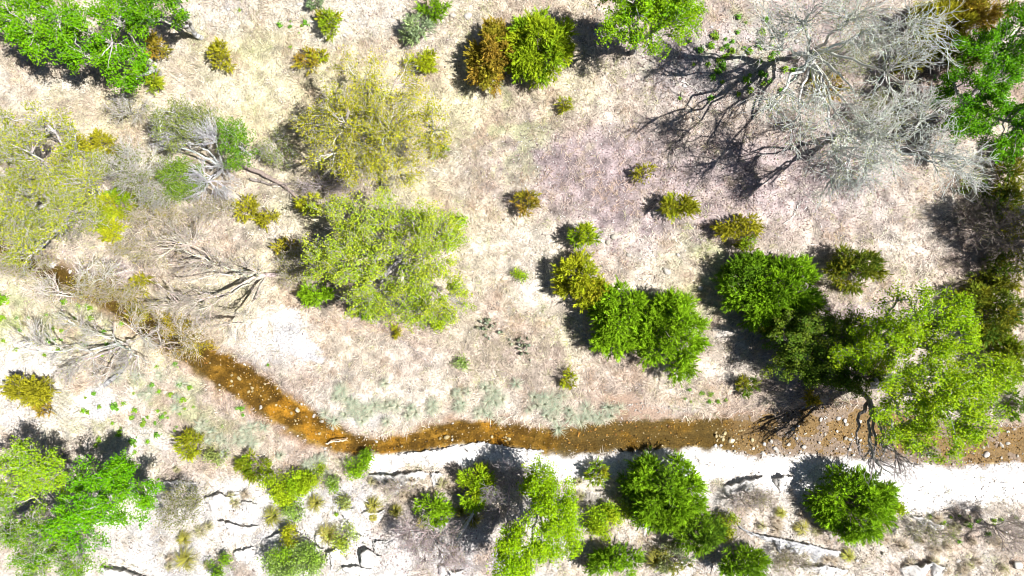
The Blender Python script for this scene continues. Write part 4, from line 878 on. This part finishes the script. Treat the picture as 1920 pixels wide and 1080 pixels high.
# ------------------------------------------------------------------ ground cover nobody could count
def cover():
    rng = np.random.default_rng(77)
    # dry grass in tufts
    nt = 62000
    x = rng.uniform(-27, 27, nt); y = rng.uniform(-16, 16, nt); z = zones(x, y)
    den = (1 - z["rock"] * .93) * (1 - z["lit"] * .8) * (z["d"] > .12) * (.35 + .75 * sstep(.3, .6, z["n1"])) * (1 - z["wet"] * .8)
    k = rng.random(nt) < den; x = x[k]; y = y[k]; z = {a: b[k] for a, b in z.items()}
    m = len(x); K = 8
    zb = zg(x, y)
    lean = fbm(x, y, 1.2, 131) * 4 * np.pi
    th = lean[:, None] + rng.normal(0, 1.1, (m, K)); L = rng.uniform(.12, .42, (m, K)) * (.75 + .6 * z["n1"])[:, None]
    el = rng.uniform(.15, 1.0, (m, K))
    b = np.stack([x[:, None] + rng.normal(0, .06, (m, K)), y[:, None] + rng.normal(0, .06, (m, K)), np.repeat(zb[:, None], K, 1) - .01], 2)
    d = np.stack([np.cos(th) * np.cos(el), np.sin(th) * np.cos(el), np.sin(el)], 2)
    sd = np.stack([-np.sin(th), np.cos(th), np.zeros_like(th)], 2) * rng.uniform(.008, .018, (m, K))[:, :, None]
    V = np.stack([b - sd, b + sd, b + d * L[:, :, None]], 2).reshape(-1, 3)
    c = np.tile(np.array((.60, .52, .43)), (m, 1))
    c = mixc(c, (.59, .54, .36), z["yel"]); c = mixc(c, (.44, .35, .33), z["lit"] * .8)
    c = mixc(c, (.38, .44, .15), np.clip(z["grn"] * 1.1 + (rng.random(m) < .15) * .6, 0, 1))
    c = mixc(c, (.50, .46, .42), z["rock"] * .6)
    rb = sstep(.46, .68, fbm(x, y, 1.1, 137)) * .5
    c = mixc(c, (.45, .36, .31), sstep(.44, .66, fbm(x, y, 2.6, 151)) * .6 * (1 - z['rock']))
    c = mixc(c, (.68, .63, .56), sstep(.5, .7, fbm(x, y, 1.9, 157)) * .6)
    c = mixc(c, (.50, .36, .26), rb * (1 - z["rock"]))
    c = np.clip(np.repeat(c, K, 0) * (1 + rng.normal(0, .26, (m * K, 1))), .01, .85)
    o = obj("dry_grass", mesh_np("dry_grass", V, np.arange(len(V)).reshape(-1, 3), np.repeat(c, 3, 0)), M_GRASS)
    o["kind"] = "stuff"; tag(o, "dry straw coloured grass covering the meadow", "grass")
    # fallen leaves
    n = 60000; x = rng.uniform(-26, 26, n); y = rng.uniform(-15, 15, n); z = zones(x, y)
    k = rng.random(n) < np.clip(z["lit"] * 1.2 + .12 * (z["rock"] < .5), 0, 1) * (z["d"] > 0.05); x = x[k]; y = y[k]
    pal = np.array([(.30, .21, .20), (.24, .16, .15), (.46, .40, .39), (.18, .13, .13), (.52, .49, .48)])
    c = pal[rng.integers(0, 5, len(x))]
    V, F, C = leaves(rng, np.stack([x, y, zg(x, y) + .03], 1), .1, c, 2.2)
    o = obj("leaf_litter", mesh_np("leaf_litter", V, F, C), M_LEAF); o["kind"] = "stuff"; tag(o, "pinkish brown fallen leaves scattered on the meadow", "leaves")
    # gravel in the creek and on the rock
    n = 90000; x = rng.uniform(-26, 26, n); y = rng.uniform(-14.5, 15, n); z = zones(x, y)
    bar = sstep(1340, 1430, z["X"]) * (z["d"] < .25)
    reach = (z["d"] < .15) * (z["X"] > 380)
    slope = z["rock"] * (z["Y"] > 900) * sstep(.4, .6, z["n2"])
    top = z["rock"] * (z["Y"] < 300) * .6
    pat = blob(z["X"], z["Y"], 1230, 764, 75, 12, 1.0, .3)
    k = rng.random(n) < np.clip(bar * .9 + reach * .55 + slope * .35 + top * .4 + pat + .06 * (z['d'] > .3), 0, 1); x = x[k]; y = y[k]; z = {a: b[k] for a, b in z.items()}
    m = len(x); r = rng.uniform(.02, .055, m)
    oc = np.array([(1, 0, 0), (0, 1, 0), (-1, 0, 0), (0, -1, 0), (0, 0, .7), (0, 0, -.5)], float)
    V = oc[None] * r[:, None, None] * rng.uniform(.6, 1.2, (m, 6, 1)); a = rng.uniform(0, 6.28, m)
    X = V[:, :, 0] * np.cos(a)[:, None] - V[:, :, 1] * np.sin(a)[:, None]; Y = V[:, :, 0] * np.sin(a)[:, None] + V[:, :, 1] * np.cos(a)[:, None]
    V = np.stack([X + x[:, None], Y + y[:, None], V[:, :, 2] + (zg(x, y) + r * .2)[:, None]], 2).reshape(-1, 3)
    f = np.array([(0, 1, 4), (1, 2, 4), (2, 3, 4), (3, 0, 4), (1, 0, 5), (2, 1, 5), (3, 2, 5), (0, 3, 5)])
    F = (np.arange(m)[:, None, None] * 6 + f[None]).reshape(-1, 3)
    inw = (z["d"] < .1)
    c = np.tile(np.array((.46, .43, .40)), (m, 1))
    brown = np.array([(.36, .23, .06), (.09, .055, .02), (.28, .18, .07), (.06, .04, .02)])[rng.integers(0, 4, m)]
    c[~inw & (rng.random(m) < .2)] = (.2, .16, .14)
    isb = inw & (rng.random(m) < .78); c[isb] = brown[isb]
    c = np.clip(c * (1 + rng.normal(0, .15, (m, 1))), .01, .8)
    o = obj("gravel", mesh_np("gravel", V, F, np.repeat(c, 6, 0)), M_ROCK); o["kind"] = "stuff"; tag(o, "loose pale and amber gravel in the creek and on the rock", "gravel")
cover()
print("TRIS", sum(sum(len(p.vertices) - 2 for p in m.polygons) for m in bpy.data.meshes))
